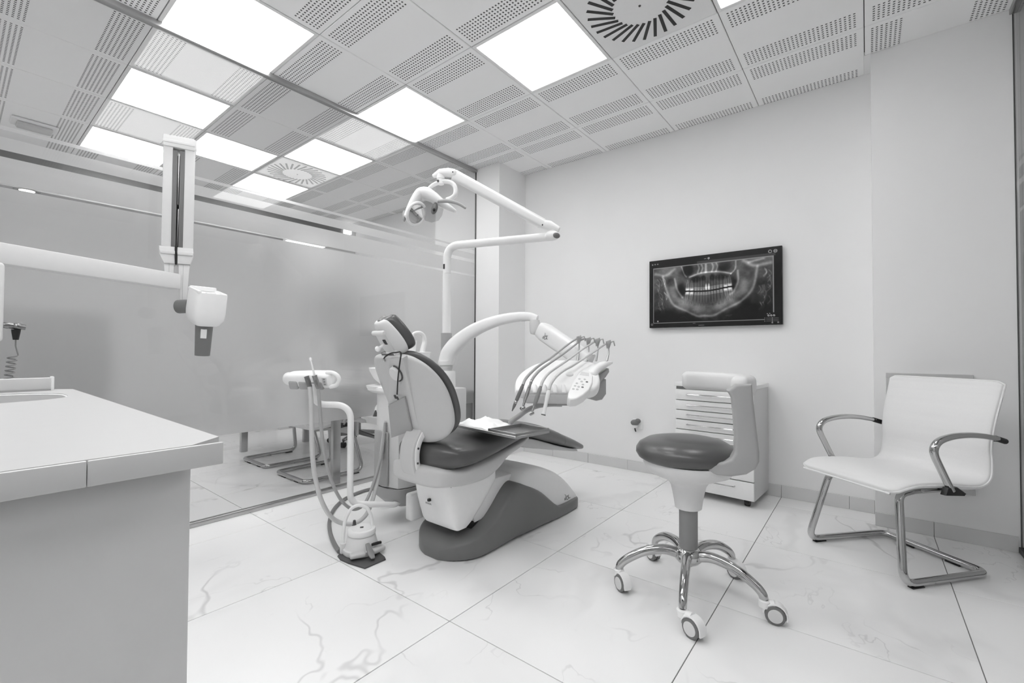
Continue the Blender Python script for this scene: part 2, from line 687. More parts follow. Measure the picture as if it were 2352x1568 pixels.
def tile_mesh(y0, y1, name='ceiling_tile'):
    g = 0.0018
    me = make_mesh(name, box((-T / 2 + g, y0 + g, 0), (T / 2 - g, y1 - g, 0.012), 0.003, 1), ZERO, 30)
    me.materials.append(M['ceiling_tile'])
    return me
tm_full = tile_mesh(-0.3, 0.3)
tm_cut = tile_mesh(-0.3, 0.235)
LIGHTS = {(-2, -1), (0, -1), (-2, -3), (2, -1), (0, -3), (-4, -3), (-6, -3), (-5, -2), (-4, -1), (-6, -1), (-2, -5), (0, -5), (1, -5), (2, -5), (3, -5)}
VENTS = {(1, -1), (-5, -1)}
for i in range(-7, 7):
    for j in range(-6, 2):
        if (i, j) in LIGHTS or (i, j) in VENTS or (i < -2 and j < -5) or i > 3:
            continue
        o = bpy.data.objects.new('ceiling_tile', tm_cut if (j == 1 and i < 3) else tm_full)
        o.location = (GX + (i + 0.5) * T, GY + (j + 0.5) * T, H)
        if i == 3 and j == 1:
            o.data = make_mesh('ceiling_tile', box((0.0, -0.298, 0), (0.298, 0.298, 0.012), 0.003, 1), ZERO, 30)
            o.data.materials.append(M['ceiling_tile'])
            o.rotation_euler = (0, 0, -math.pi / 2)
        o.parent = ceiling
        COL.objects.link(o)

# ---- ceiling light panels
def light_panel(i, j, label, group=None):
    cx, cy = GX + (i + 0.5) * T, GY + (j + 0.5) * T
    t = thing('ceiling_light', label, 'light', (cx, cy, H), group=group)
    fr = []
    a, b = T / 2 - 0.002, T / 2 - 0.022
    for s in (-1, 1):
        fr.append(box((cx + min(s * a, s * b), cy - a, H - 0.001), (cx + max(s * a, s * b), cy + a, H + 0.014), 0.0015, 1))
        fr.append(box((cx - b, cy + min(s * a, s * b), H - 0.001), (cx + b, cy + max(s * a, s * b), H + 0.014), 0.0015, 1))
    part('frame', fr, M['light_frame'], t)
    part('diffuser', box((cx - b, cy - b, H + 0.003), (cx + b, cy + b, H + 0.012)), M['light_panel'], t)

for (i, j), lb in {
    (-2, -1): 'lit square ceiling panel in the middle of the ceiling, against the glass partition rail',
    (0, -1): 'lit square ceiling panel to the left of the black slotted air vent',
    (-2, -3): 'large lit ceiling panel at the top left, in front of the glass partition rail',
    (2, -1): 'lit ceiling panel just showing at the top edge right of the black slotted vent',
    (-4, -3): 'lit ceiling panel behind the glass, upper of the three in the left row',
    (-6, -3): 'lit ceiling panel behind the glass, lower left next to the top of the x-ray arm',
    (-5, -2): 'lit ceiling panel behind the glass, just right of the top of the x-ray arm',
    (-4, -1): 'lit ceiling panel behind the glass, above right of the grey slotted vent',
    (-6, -1): 'lit ceiling panel behind the glass, below left of the grey slotted vent',
}.items():
    light_panel(i, j, lb, 'square ceiling light panels')
for ij in ((0, -3), (-2, -5), (0, -5), (1, -5), (2, -5), (3, -5), (5, -5), (6, -5)):  # unseen panels: the first shows mirrored in the glass, the others are added fill
    light_panel(*ij, 'unseen lit ceiling panel overhead, most of this set added as fill light', 'ceiling light panels out of view')

# ---- swirl air vents
def vent(i, j, label, slot_mat):
    cx, cy = GX + (i + 0.5) * T, GY + (j + 0.5) * T
    t = thing('air_vent', label, 'vent', (cx, cy, H), group='square swirl air vents')
    part('plate', box((cx - 0.297, cy - 0.297, H - 0.001), (cx + 0.297, cy + 0.297, H + 0.012), 0.002, 1), M['light_frame'], t)
    n = 28
    proto = None
    for k in range(n):
        a = 2 * math.pi * k / n
        a0, a1 = a, a + math.radians(17)
        p = V((cx + 0.135 * math.cos(a0), cy + 0.135 * math.sin(a0), H - 0.0014))
        q = V((cx + 0.268 * math.cos(a1), cy + 0.268 * math.sin(a1), H - 0.0014))
        d = (q - p).normalized()
        sd = d.cross(Z1)
        part('slot', obox((p + q) / 2, d, sd, Z1, (q - p).length / 2, 0.0085, 0.0012), M[slot_mat], t, angle=0)
    part('screw', lathe([(0.0001, -0.004), (0.006, -0.004), (0.007, 0)], (cx, cy, H), n=12), M['charcoal'], t)
vent(1, -1, 'white square ceiling vent with a ring of black slots, top right of the ceiling', 'black')
vent(-5, -1, 'white ceiling vent with grey slots seen behind the glass partition', 'black')

# ---- emergency light on the ceiling behind the glass
ec = V((-5.134, 0.404, H))
t = thing('emergency_light', 'small white emergency light on the ceiling behind the glass, far left', 'light', ec)
part('housing', box(ec + V((-0.085, -0.13, -0.022)), ec + V((0.085, 0.13, -0.002)), 0.01), M['plastic_soft'], t)
part('lens', box(ec + V((-0.06, -0.10, -0.05)), ec + V((0.06, 0.10, -0.02)), 0.014), M['plastic_grey'], t)

# ---- left glass partition
wl = struct('wall_left', box((XL - 0.018, -0.07, 0), (XL + 0.018, YC - 0.004, 0.028), 0.003), 'aluminium')
part('top_rail', [box((XL - 0.02, -0.07, H - 0.03), (XL + 0.02, YC - 0.004, H - 0.001), 0.002)], M['aluminium'], wl)
part('glass_pane', box((XL - 0.005, -0.06, 0.02), (XL + 0.005, YC - 0.006, H - 0.025)), M['glass'], wl, angle=0)
part('edge_gasket', box((XL - 0.006, YC - 0.006, 0.02), (XL + 0.006, YC - 0.0005, H - 0.02)), M['charcoal'], wl)
for z0, z1 in ((0.495, 1.718), (1.736, 1.854), (1.884, 1.942), (1.975, 1.992)):
    bm = bmesh.new()
    vs = [bm.verts.new(p) for p in ((XL - 0.0062, -0.06, z0), (XL - 0.0062, YC - 0.006, z0), (XL - 0.0062, YC - 0.006, z1), (XL - 0.0062, -0.06, z1))]
    bm.faces.new(vs)
    part('frosted_film', bm, M['frosted'], wl, angle=0)

# ---- right glass partition (only a sliver is in view)
wr = struct('wall_right', box((XR - 0.012, -1.95, 0), (XR + 0.024, YP - 0.002, 0.028), 0.003), 'charcoal')
part('top_rail', box((XR - 0.014, -1.95, H - 0.03), (XR + 0.026, YP - 0.002, H - 0.001), 0.002), M['aluminium'], wr)
part('glass_pane', box((XR, -1.95, 0.02), (XR + 0.01, YP - 0.003, H - 0.025)), M['glass'], wr, angle=0)
part('edge_gasket', box((XR - 0.0035, YP - 0.004, 0.02), (XR + 0.0005, YP - 0.0005, H - 0.02)), M['charcoal'], wr)
for z0, z1 in ((0.495, 1.718), (1.736, 1.854), (1.884, 1.942), (1.975, 1.992)):
    bm = bmesh.new()
    vs = [bm.verts.new(p) for p in ((XR + 0.0115, -1.95, z0), (XR + 0.0115, YP - 0.003, z0), (XR + 0.0115, YP - 0.003, z1), (XR + 0.0115, -1.95, z1))]
    bm.faces.new(vs)
    part('frosted_film', bm, M['frosted'], wr, angle=0)

# ================================================================== BEHIND THE GLASS
# desk
t = thing('desk', 'pale meeting desk behind the frosted glass with a flat metal leg near the partition', 'desk', (-4.0, 2.2, 0))
part('desk_top', box((-4.9, 1.78, 0.715), (-3.05, 2.50, 0.745), 0.004), M['desk_top'], t)
part('modesty_panel', box((-4.7, 2.1, 0.30), (-3.28, 2.118, 0.70)), M['plastic_grey'], t)
for x in (-3.135, -4.8):
    part('leg', [box((x - 0.02, 1.80, 0.0), (x + 0.02, 1.86, 0.715), 0.003), box((x - 0.02, 2.42, 0.0), (x + 0.02, 2.48, 0.715), 0.003),
                 box((x - 0.02, 1.80, 0.68), (x + 0.02, 2.48, 0.715), 0.003)], M['aluminium'], t)
# monitor on the desk
t = thing('monitor', 'dark computer monitor blurred behind the frosted glass, left of the headrest', 'monitor', (-3.6, 2.25, 0.745))
part('screen', obox((-3.6, 2.28, 1.02), V((0.94, 0.34, 0)), V((-0.34, 0.94, 0)), Z1, 0.25, 0.02, 0.15, 0.006), M['monitor_back'], t)
part('stand', [box((-3.63, 2.26, 0.752), (-3.57, 2.30, 0.95), 0.004), box((-3.70, 2.18, 0.745), (-3.50, 2.38, 0.757), 0.003)], M['charcoal'], t)
# low dark cupboard close behind the glass
t = thing('cupboard', 'dim cupboard blurred behind the frosted glass, above the counter at the far left', 'cupboard', (-3.85, 0.28, 0))
part('carcass', box((-4.1, -0.02, 0.0), (-3.62, 0.62, 1.22), 0.005), M['plastic_dim'], t)
for k in range(2):
    d = part('door', box((-3.62, -0.015 + k * 0.318, 0.05), (-3.602, 0.298 + k * 0.318, 1.20), 0.003), M['plastic_dim'], t)
    part('handle', box((-3.602, 0.25 + k * 0.08, 0.7), (-3.59, 0.265 + k * 0.08, 0.9), 0.003), M['steel'], d)
t = thing('low_cabinet', 'dark grey low cabinet right behind the glass, beside the corner column', 'cabinet', (-3.2, 3.0, 0))
part('carcass', box((-3.42, 2.86, 0.0), (-3.012, 3.19, 0.594), 0.004), M['plastic_dim'], t)
part('top_board', box((-3.425, 2.855, 0.595), (-3.008, 3.193, 0.612), 0.002), M['dark_grey'], t)
t = thing('dark_picture', 'dark panel blurred on the wall behind the frosted glass, mid partition', 'picture', (-5.66, 3.3, 1.4))
part('panel', box((-5.72, 2.75, 1.2), (-5.69, 3.5, 1.85), 0.003), M['charcoal'], t)
# office chair beyond the desk
oc = V((-4.35, 2.80, 0))
t = thing('office_chair', 'dark office chair on castors behind the glass, beyond the desk', 'chair', oc)
part('seat', ball(oc + V((0, 0, 0.49)), X1, Y1, Z1, 0.25, 0.25, 0.05, e=3), M['charcoal'], t)
part('backrest', ball(oc + V((0.0, 0.27, 0.86)), X1, Z1, Y1, 0.23, 0.30, 0.045, e=3), M['charcoal'], t)
part('back_bracket', tube([oc + V((0, 0.1, 0.44)), oc + V((0, 0.27, 0.46)), oc + V((0, 0.30, 0.7))], 0.02), M['charcoal'], t)
part('gas_lift', lathe([(0.03, 0.09), (0.03, 0.3), (0.02, 0.3), (0.02, 0.46)], oc), M['steel_dark'], t)
for k in range(5):
    a = math.radians(-62 + 72 * k)
    d = V((math.cos(a), math.sin(a), 0))
    leg = part('leg', tube([oc + d * 0.02 + Z1 * 0.11, oc + d * 0.29 + Z1 * 0.075], [0.028, 0.018], flat=(1, 0.9), up=Z1), M['steel_dark'], t)
    e = d.cross(Z1)
    part('caster', [lathe([(0.012, -0.022), (0.028, -0.02), (0.028, 0.02), (0.012, 0.022)], oc + d * 0.29 + Z1 * 0.028, e, 16), lathe([(0.008, 0.03), (0.008, 0.075)], oc + d * 0.29, Z1, 8)], M['rubber'], leg)
# downlights in the far soffit, seen through the clear stripes
for px, py, lb in ((62, 438, 'tiny round downlight glowing in the narrow clear stripe at the far left'),):
    c = at(px, py, Z=2.385)
    t = thing('downlight', lb, 'light', c)
    part('ring', lathe([(0.05, -0.001), (0.075, -0.008), (0.085, -0.001)], c), M['steel'], t)
    part('bulb', lathe([(0.0001, -0.003), (0.05, -0.003), (0.05, -0.001)], c), M['downlight_glow'], t)
a, b = at(655, 550, Z=2.385), at(742, 566, Z=2.385)
t = thing('strip_light', 'long bright strip light in the narrow clear stripe right of the x-ray arm', 'light', a)
part('housing', box((a.x - 0.09, a.y - 0.02, 2.372), (a.x + 0.09, b.y + 0.02, 2.384), 0.002), M['light_frame'], t)
part('tube_cover', box((a.x - 0.07, a.y, 2.364), (a.x + 0.07, b.y, 2.373), 0.003), M['downlight_glow'], t)
a = at(797, 533, X=-5.69)
t = thing('wall_lamp', 'small bright lamp at the end of the dark rail behind the glass', 'light', a)
part('bracket', box((-5.72, a.y - 0.03, a.z - 0.04), (-5.70, a.y + 0.05, a.z + 0.04)), M['steel'], t)
part('shade', box((-5.70, a.y - 0.05, a.z - 0.03), (-5.65, a.y + 0.05, a.z + 0.03), 0.006), M['downlight_glow'], t)

# ================================================================== FOREGROUND COUNTER
ZT = 0.92
t = thing('counter', 'white worktop unit with an upstand and a round basin cut-out, lower left foreground', 'counter', (-0.9, -0.4, 0))
xf0, xf1, ye = -0.470, -1.345, 0.168
tip = 0.02
top_poly = [(xf0 - 0.004, -1.3, ZT), (xf0 - 0.004, ye - 0.03, ZT), (xf0 - 0.03, ye, ZT), (xf1 + 0.03, ye, ZT), (xf1, ye - 0.03, ZT), (xf1, -1.3, ZT)]
# basin opening: ring of vertices inside the top sheet
bc, br = V((-1.16, -0.02, ZT)), (0.105, 0.16)
topbm = bmesh.new()
outer = [V(p) for p in top_poly]
N = 48
inner = [bc + V((br[0] * spow(math.cos(2 * math.pi * k / N), 0.7), br[1] * spow(math.sin(2 * math.pi * k / N), 0.7), 0)) for k in range(N)]
def rim_pt(k):
    a = 2 * math.pi * k / N
    d = V((math.cos(a), math.sin(a), 0))
    best = 9
    for p, q in zip(outer, outer[1:] + outer[:1]):
        e = q - p
        den = d.x * e.y - d.y * e.x
        if abs(den) < 1e-9:
            continue
        w = p - bc
        s = (w.x * e.y - w.y * e.x) / den
        u = (w.x * d.y - w.y * d.x) / den
        if s > 0 and -1e-6 <= u <= 1 + 1e-6:
            best = min(best, s)
    return bc + d * best
ang = lambda p: math.atan2(p.y - bc.y, p.x - bc.x) % (2 * math.pi)
rim = [(2 * math.pi * k / N, rim_pt(k), k) for k in range(N)] + [(ang(p), p, None) for p in outer]
rim.sort(key=lambda q: q[0])
inn = [topbm.verts.new(p) for p in inner]
rv = [(topbm.verts.new(p), k) for _, p, k in rim]
last = 0
for a in range(len(rv)):
    v0, k0 = rv[a]
    v1, k1 = rv[(a + 1) % len(rv)]
    i0 = last if k0 is None else k0
    if k1 is None:
        topbm.faces.new((inn[i0], v0, v1))
        last = i0
    else:
        if k1 != i0:
            topbm.faces.new((inn[i0], v0, v1, inn[k1]))
        last = k1
bmesh.ops.recalc_face_normals(topbm, faces=topbm.faces)
ext = bmesh.ops.extrude_face_region(topbm, geom=topbm.faces[:])
for v in [g for g in ext['geom'] if isinstance(g, bmesh.types.BMVert)]:
    v.co.z -= 0.017
bmesh.ops.recalc_face_normals(topbm, faces=topbm.faces)
part('worktop', topbm, M['counter_top'], t, angle=30)
yj = at(200, 1090, X=xf0).y
part('edge_strip', box((xf0 - 0.004, yj + 0.0002, ZT - 0.0205), (xf0, ye - 0.006, ZT - 0.0005), 0.0008), M['counter_edge'], t)
part('edge_strip', box((xf0 - 0.004, -1.3, ZT - 0.0205), (xf0, yj - 0.0002, ZT - 0.0005), 0.0008), M['counter_edge'], t)
part('underside', box((xf1 + 0.01, -1.3, ZT - 0.0205), (xf0 - 0.0045, ye - 0.028, ZT - 0.0175)), M['charcoal'], t)
part('body', box((xf1 + 0.05, -1.3, 0.0), (xf0 - 0.022, 0.1432, ZT - 0.021), 0.002), M['counter_body'], t)
part('basin', loft([ring((bc.x, bc.y, ZT - d), X1, Y1, br[0] * s, br[1] * s, 2.8, 40) for d, s in ((0.001, 1.0), (0.002, 0.985), (0.06, 0.97), (0.12, 0.9), (0.14, 0.6), (0.142, 0.05))], cap=False), M['cabinet_white'], t)
up = part('upstand', box((-1.318, -1.2, ZT), (-1.305, 0.135, ZT + 0.026), 0.002), M['counter_edge'], t)
part('end_cap', box((-1.322, 0.134, ZT), (-1.300, 0.1385, ZT + 0.028), 0.001), M['plastic'], up)
part('seal', box((-1.3052, -1.2, ZT), (-1.303, 0.135, ZT + 0.003)), M['plastic_mid'], up)

# ================================================================== X-RAY MACHINE
aR, aL = V((-2.715, 0.712, 1.342)), V((-2.423, 0.114, 1.340))
ad = (aR - aL)
ad.z = 0
ad = ad.normalized()
wallp = aL + ad * ((-0.05 - aL.y) / ad.y)
t = thing('xray_machine', 'white dental x-ray machine on a long wall arm, in front of the frosted glass', 'x-ray machine', (wallp.x, -0.07, 1.34))
aN = Z1.cross(ad).normalized()
part('horizontal_arm', obox((wallp + aR) / 2, ad, aN, Z1, (aR - wallp).length / 2, 0.03, 0.038, 0.006), M['plastic_warm'], t)
part('arm_mount', [lathe([(0.045, -0.06), (0.05, -0.05), (0.05, 0.05), (0.04, 0.062), (0.0001, 0.062)], wallp + ad * 0.09, Z1, 24),
                   box((wallp.x - 0.08, -0.07, 1.305), (wallp.x + 0.08, -0.045, 1.48), 0.006)], M['plastic_soft'], t)
DX = 2.25
p0 = at(408, 480, D=DX)
ey = V((p0.x, p0.y, 0)).normalized()
ex = ey.cross(Z1)
def xl(px, py):          # plane of the folded arm, facing the room
    return onpl(px, py, p0, ey)
def xpr(pts, back, bev=0.004):
    return prism([xl(*q) for q in pts], ey * back, bev)
fork = part('upper_arm', [xpr([(375, 330), (398, 333), (393, 568), (370, 563)], 0.07), xpr([(425, 336), (449, 341), (444, 574), (419, 570)], 0.07)], M['plastic_warm'], t)
part('arm_insert', [xpr([(397.5, 345), (408.5, 346), (403, 568), (392.5, 567)], 0.05, 0.001), xpr([(414, 346), (425.5, 348), (419.5, 570), (409, 569)], 0.05, 0.001)], M['dark_grey'], fork)
part('centre_strip', [xpr([(410, 353), (412.6, 353.5), (409.5, 470), (407.5, 470)], 0.05, 0.0005), xpr([(409, 480), (410.5, 480), (407, 567), (405.8, 567)], 0.05, 0.0005)], M['aluminium'], fork)
part('back_plate', [prism([xl(*q) + ey * 0.045 for q in [(396, 350), (426, 352), (421, 566), (391, 563)]], ey * 0.015)], M['charcoal'], fork)
part('top_cap', [prism([xl(*q) - ey * 0.008 for q in [(375, 307), (445, 320), (452, 325), (452, 343), (447, 348), (374, 333), (374, 318)]], ey * 0.09, 0.006),
                 prism([xl(*q) - ey * 0.012 for q in [(374, 318), (448, 332), (448, 339), (374, 325)]], ey * 0.02, 0.002)], M['plastic_soft'], t)
part('bottom_collar', [prism([xl(*q) - ey * 0.012 for q in [(365, 564), (402, 567.5), (402, 606), (376, 604), (366, 584)]], ey * 0.095, 0.005),
                       prism([xl(*q) - ey * 0.012 for q in [(407, 568), (444, 572), (445, 588), (437, 608), (407, 606)]], ey * 0.095, 0.005),
                       prism([xl(*q) - ey * 0.02 for q in [(366, 573), (402, 577), (402, 585), (368, 582)]], ey * 0.03, 0.003),
                       prism([xl(*q) - ey * 0.02 for q in [(407, 577), (445, 581), (443, 589), (407, 586)]], ey * 0.03, 0.003),
                       prism([xl(*q) + ey * 0.02 for q in [(400, 569), (409, 570), (409, 606), (400, 605)]], ey * 0.05)], M['plastic_warm'], t)
part('power_cable', tube([xl(404, 566) - ey * 0.012, xl(403.5, 590) - ey * 0.014, xl(404, 608) - ey * 0.008], 0.0045), M['black'], t)
part('arm_fork', [xpr([(376, 604), (401, 605), (398, 638), (378, 637)], 0.055), xpr([(409, 606), (436, 608), (429, 690), (412, 689)], 0.055),
                  prism([xl(*q) + ey * 0.02 for q in [(398, 622), (411, 624), (411, 632), (398, 631)]], ey * 0.015)], M['plastic_warm'], t)
part('seam', [prism([xl(*q) - ey * 0.0008 for q in s], ey * 0.002) for s in ([(388.2, 605), (388.9, 605), (388.4, 637), (387.7, 637)], [(420.3, 608), (421, 608), (419.4, 689), (418.7, 689)])], M['plastic_mid'], t)
# tube head on a dark swivel joint
jc0, jc1 = at(409, 704, D=2.23), at(438, 703, D=2.23)
jd = (jc1 - jc0).normalized()
part('swivel_joint', lathe([(0.0001, 0), (0.02, 0), (0.022, -0.0), (0.033, 0.001), (0.034, 0.004), (0.034, 0.058), (0.03, 0.062), (0.0001, 0.062)], jc0, jd, 28), M['dark_grey'], t)
part('joint_knob', lathe([(0.0001, -0.006), (0.014, -0.006), (0.016, 0.002)], jc0, jd, 20), M['black'], t)
hp = at(474, 706, D=2.21)
tocam = V((-hp.x, -hp.y, 0)).normalized()
hs0 = Z1.cross(tocam)
hn0 = (tocam * math.cos(0.36) + hs0 * math.sin(0.36)).normalized()
hs_ = Z1.cross(hn0)
hu_ = (Z1 * math.cos(0.25) + hn0 * math.sin(0.25)).normalized()
hn_ = hs_.cross(hu_)
def hring(z, a, b, e=6):
    return ring(hp + hu_ * z, hs_, hn_, a, b, e, 36)
part('tube_head', loft([hring(-0.086, 0.044, 0.048), hring(-0.080, 0.052, 0.056), hring(-0.052, 0.067, 0.070), hring(-0.02, 0.069, 0.073), hring(0.072, 0.067, 0.073), hring(0.080, 0.065, 0.071), hring(0.080, 0.058, 0.064), hring(0.070, 0.057, 0.063)]), M['plastic'], t)
part('head_rim', [obox(hp + hn_ * -0.064 + hu_ * 0.082, hs_, hn_, hu_, 0.058, 0.007, 0.011, 0.004), obox(hp + hs_ * -0.058 + hu_ * 0.080, hs_, hn_, hu_, 0.007, 0.066, 0.008, 0.004)], M['plastic'], t)
part('head_label', [obox(hp + hu_ * 0.0705 + hs_ * 0.015, hs_, hn_, hu_, 0.022, 0.012, 0.0008), obox(hp + hu_ * 0.0705 - hs_ * 0.035, hs_, hn_, hu_, 0.008, 0.008, 0.0008)], M['plastic_mid'], t)
cdn = (-hu_ * 0.45 - Z1 * 0.55 + hs_ * 0.0).normalized()
ca_, cl_ = hp - hu_ * 0.082, 0.158
cone = part('aiming_cone', lathe([(0.0001, -0.01), (0.0375, -0.01), (0.0375, 0.005), (0.032, cl_), (0.029, cl_), (0.029, cl_ - 0.02), (0.0001, cl_ - 0.02)], ca_, cdn, 32), M['dark_grey'], t)
lfr = (tocam - cdn * tocam.dot(cdn)).normalized()
lsd = cdn.cross(lfr)
part('label_plate', obox(ca_ + cdn * (cl_ * 0.30) + lfr * 0.0352, lsd, lfr, cdn, 0.0125, 0.0014, 0.0225, 0.0008, 1), M['plastic_soft'], cone)
# control box on the near wall with the hand switch and its coiled cord
bx = -2.2
zb0, zb1 = at(5, 785, X=bx).z, at(10, 602, X=bx).z
yb = at(9.5, 690, X=bx).y
t = thing('xray_control_box', 'white rounded control box at the left edge with a grey hand switch', 'control box', (bx, -0.07, zb0))
part('housing', box((bx - 0.14, -0.07, zb0), (bx, yb, zb1), 0.012, 3), M['plastic_warm'], t)
h0, h1 = at(8, 746, X=bx - 0.03), at(43, 750, X=bx - 0.03)
hd_ = (h1 - h0).normalized()
part('hand_switch', [lathe([(0.011, -0.02), (0.0095, 0.0), (0.0115, 0.01), (0.0095, 0.014), (0.0085, 0.03), (0.009, 0.05), (0.0001, 0.05)], h0, hd_, 18), ball(h1 - hd_ * 0.004, hd_, hd_.cross(Z1), Z1, 0.013, 0.011, 0.012)], M['steel_dark'], t)
k0 = h1 - hd_ * 0.006
part('plug_sleeve', lathe([(0.0115, -0.01), (0.0105, -0.02), (0.007, -0.045), (0.0001, -0.045)], k0, Z1, 16), M['black'], t)
pts = [k0 - Z1 * 0.044, k0 - Z1 * 0.065, k0 - Z1 * 0.085 + Y1 * 0.004, k0 - Z1 * 0.095 + Y1 * 0.006]
za, zz = k0.z - 0.098, at(26, 905, X=bx).z
nt_ = 9
for k in range(nt_ * 12):
    a = 2 * math.pi * k / 12
    f = k / (nt_ * 12)
    pts.append(V((k0.x + 0.011 * math.sin(a), k0.y - 0.006 - 0.012 * f + 0.011 * math.cos(a), za + (zz - za) * f)))
part('coiled_cord', tube(pts, 0.0022, 6), M['hose_dark'], t)

# ================================================================== WALL SCREEN
t = thing('wall_screen', 'black wall screen showing a panoramic dental x-ray', 'screen', (-0.935, YW, 1.19))
YT = YW - 0.045
pTL, pTR, pBR, pBL = [at(*q, Y=YT) for q in ((1491, 600), (1797, 563), (1797, 745), (1491, 753))]
x0, x1 = (pTL.x + pBL.x) / 2, (pTR.x + pBR.x) / 2
z1, z0 = (pTL.z + pTR.z) / 2, (pBL.z + pBR.z) / 2
part('casing', box((x0, YT + 0.003, z0), (x1, YW - 0.001, z1), 0.004), M['black_gloss'], t)
GXN, GZN = 440, 256
uu, vv = np.meshgrid(np.linspace(0, 1, GXN), np.linspace(0, 1, GZN))
asp = (x1 - x0) / (z1 - z0)

def seg_dist(px, py, pts):
    d = np.full(px.shape, 1e9)
    for (ax_, ay_), (bx_, by_) in zip(pts, pts[1:]):
        dx, dy = bx_ - ax_, by_ - ay_
        L2 = dx * dx + dy * dy + 1e-12
        s = np.clip(((px - ax_) * dx + (py - ay_) * dy) / L2, 0, 1)
        d = np.minimum(d, np.hypot(px - ax_ - s * dx, py - ay_ - s * dy))
    return d

def sm(pts, k=8):
    P_ = [V((a, b, 0)) for a, b in pts]
    return [(p.x, p.y) for p in catmull(P_, k)]
img = np.full(uu.shape, 0.055)
# x-ray window
wu0, wu1, wv0, wv1 = 0.036, 0.945, 0.118, 0.935
U, Q = (uu - wu0) / (wu1 - wu0), (vv - wv0) / (wv1 - wv0)
ina = (U > 0) & (U < 1) & (Q > 0) & (Q < 1)
A2 = 1.9
xx, yy = U * A2, Q
rng = np.random.default_rng(4)

def fbm(x, y, seed, octs=5, f0=3.0):
    r = np.random.default_rng(seed)
    out = np.zeros_like(x)
    amp, f = 1.0, f0
    for _ in range(octs):
        g = r.random((40, 80))
        gx, gy = (x * f) % 78, (y * f) % 38
        ix, iy = gx.astype(int), gy.astype(int)
        fx, fy = gx - ix, gy - iy
        fx, fy = fx * fx * (3 - 2 * fx), fy * fy * (3 - 2 * fy)
        out += amp * ((g[iy, ix] * (1 - fx) + g[iy, ix + 1] * fx) * (1 - fy) + (g[iy + 1, ix] * (1 - fx) + g[iy + 1, ix + 1] * fx) * fy)
        amp *= 0.55
        f *= 2.1
    return out / 2.2
n1, n2 = fbm(xx, yy, 1), fbm(xx, yy, 2, 5, 8)
ray_i = 0.20 + 0.10 * (n1 - 0.5)
ray_i += 0.16 * np.clip(1 - Q / 0.45, 0, 1)
ray_i -= 0.16 * np.clip((Q - 0.72) / 0.25, 0, 1)

def stroke(pts, w, a, k=8):
    global ray_i
    d = seg_dist(xx, yy, sm([(p * A2, q) for p, q in pts], k))
    ray_i = ray_i + a * np.exp(-(d / w) ** 2)

def blob(u, v, ru, rv, a, p=1):
    global ray_i
    d = ((U - u) / ru) ** 2 + ((Q - v) / rv) ** 2
    ray_i = ray_i + a * np.exp(-d ** p)
# jaw body (broad) and its bright lower border
jaw = [(0.09, 0.16), (0.13, 0.45), (0.19, 0.68), (0.30, 0.80), (0.40, 0.90), (0.46, 0.90), (0.54, 0.90), (0.64, 0.80), (0.76, 0.68), (0.85, 0.48), (0.885, 0.14)]
jin = [(0.17, 0.30), (0.19, 0.48), (0.25, 0.62), (0.34, 0.74), (0.47, 0.80), (0.60, 0.74), (0.71, 0.60), (0.78, 0.46), (0.81, 0.25)]
stroke(jin, 0.11, 0.25)
stroke(jaw, 0.022, 0.24)
stroke([(0.20, 0.22), (0.225, 0.42), (0.27, 0.56)], 0.018, 0.30)
stroke([(0.735, 0.18), (0.735, 0.36), (0.70, 0.52), (0.67, 0.56)], 0.018, 0.28)
blob(0.255, 0.44, 0.045, 0.13, -0.16, 2)
blob(0.70, 0.38, 0.04, 0.13, -0.14, 2)
blob(0.165, 0.27, 0.045, 0.10, -0.20, 2)
blob(0.81, 0.24, 0.05, 0.12, -0.18, 2)
stroke([(0.02, 0.10), (0.12, 0.14), (0.20, 0.04)], 0.03, 0.22)
stroke([(0.78, 0.02), (0.86, 0.12), (0.98, 0.10)], 0.03, 0.24)
stroke([(0.82, 0.06), (0.93, 0.02)], 0.02, 0.22)
for s in range(16):
    a, b = (0.01 + 0.10 * rng.random(), 0.15 + 0.6 * rng.random())
    stroke([(a, b), (a + 0.03 * rng.random(), b + 0.06), (a + 0.02, b + 0.13)], 0.008, 0.14)
    a = 0.89 + 0.09 * rng.random()
    stroke([(a, b), (a + 0.02 * rng.random(), b + 0.06), (a - 0.01, b + 0.12)], 0.008, 0.13)
# sinuses, palate and nasal bones
blob(0.315, 0.09, 0.05, 0.13, -0.30, 2)
blob(0.63, 0.08, 0.06, 0.10, -0.28, 2)
stroke([(0.335, 0.21), (0.42, 0.165), (0.50, 0.155), (0.60, 0.17), (0.68, 0.215)], 0.016, 0.36)
stroke([(0.26, 0.0), (0.285, 0.14), (0.305, 0.20)], 0.012, 0.28)
stroke([(0.72, 0.0), (0.715, 0.14), (0.68, 0.22)], 0.012, 0.26)
stroke([(0.475, 0.0), (0.475, 0.15)], 0.02, 0.34)
for u in (0.405, 0.435, 0.525, 0.56):
    stroke([(u, 0.0), (u + 0.012, 0.07), (u, 0.15)], 0.014, 0.24)
blob(0.385, 0.26, 0.05, 0.06, -0.24, 2)
blob(0.455, 0.25, 0.02, 0.05, -0.22, 2)
blob(0.53, 0.25, 0.022, 0.06, -0.26, 2)
blob(0.60, 0.26, 0.05, 0.05, -0.24, 2)
# teeth: crowns and tapering roots
def bite(u):
    return 0.455 + 0.25 * (u - 0.478) ** 2 * 0 - 0.05 * (u - 0.48) + 0.02 * np.cos((u - 0.48) * 12)

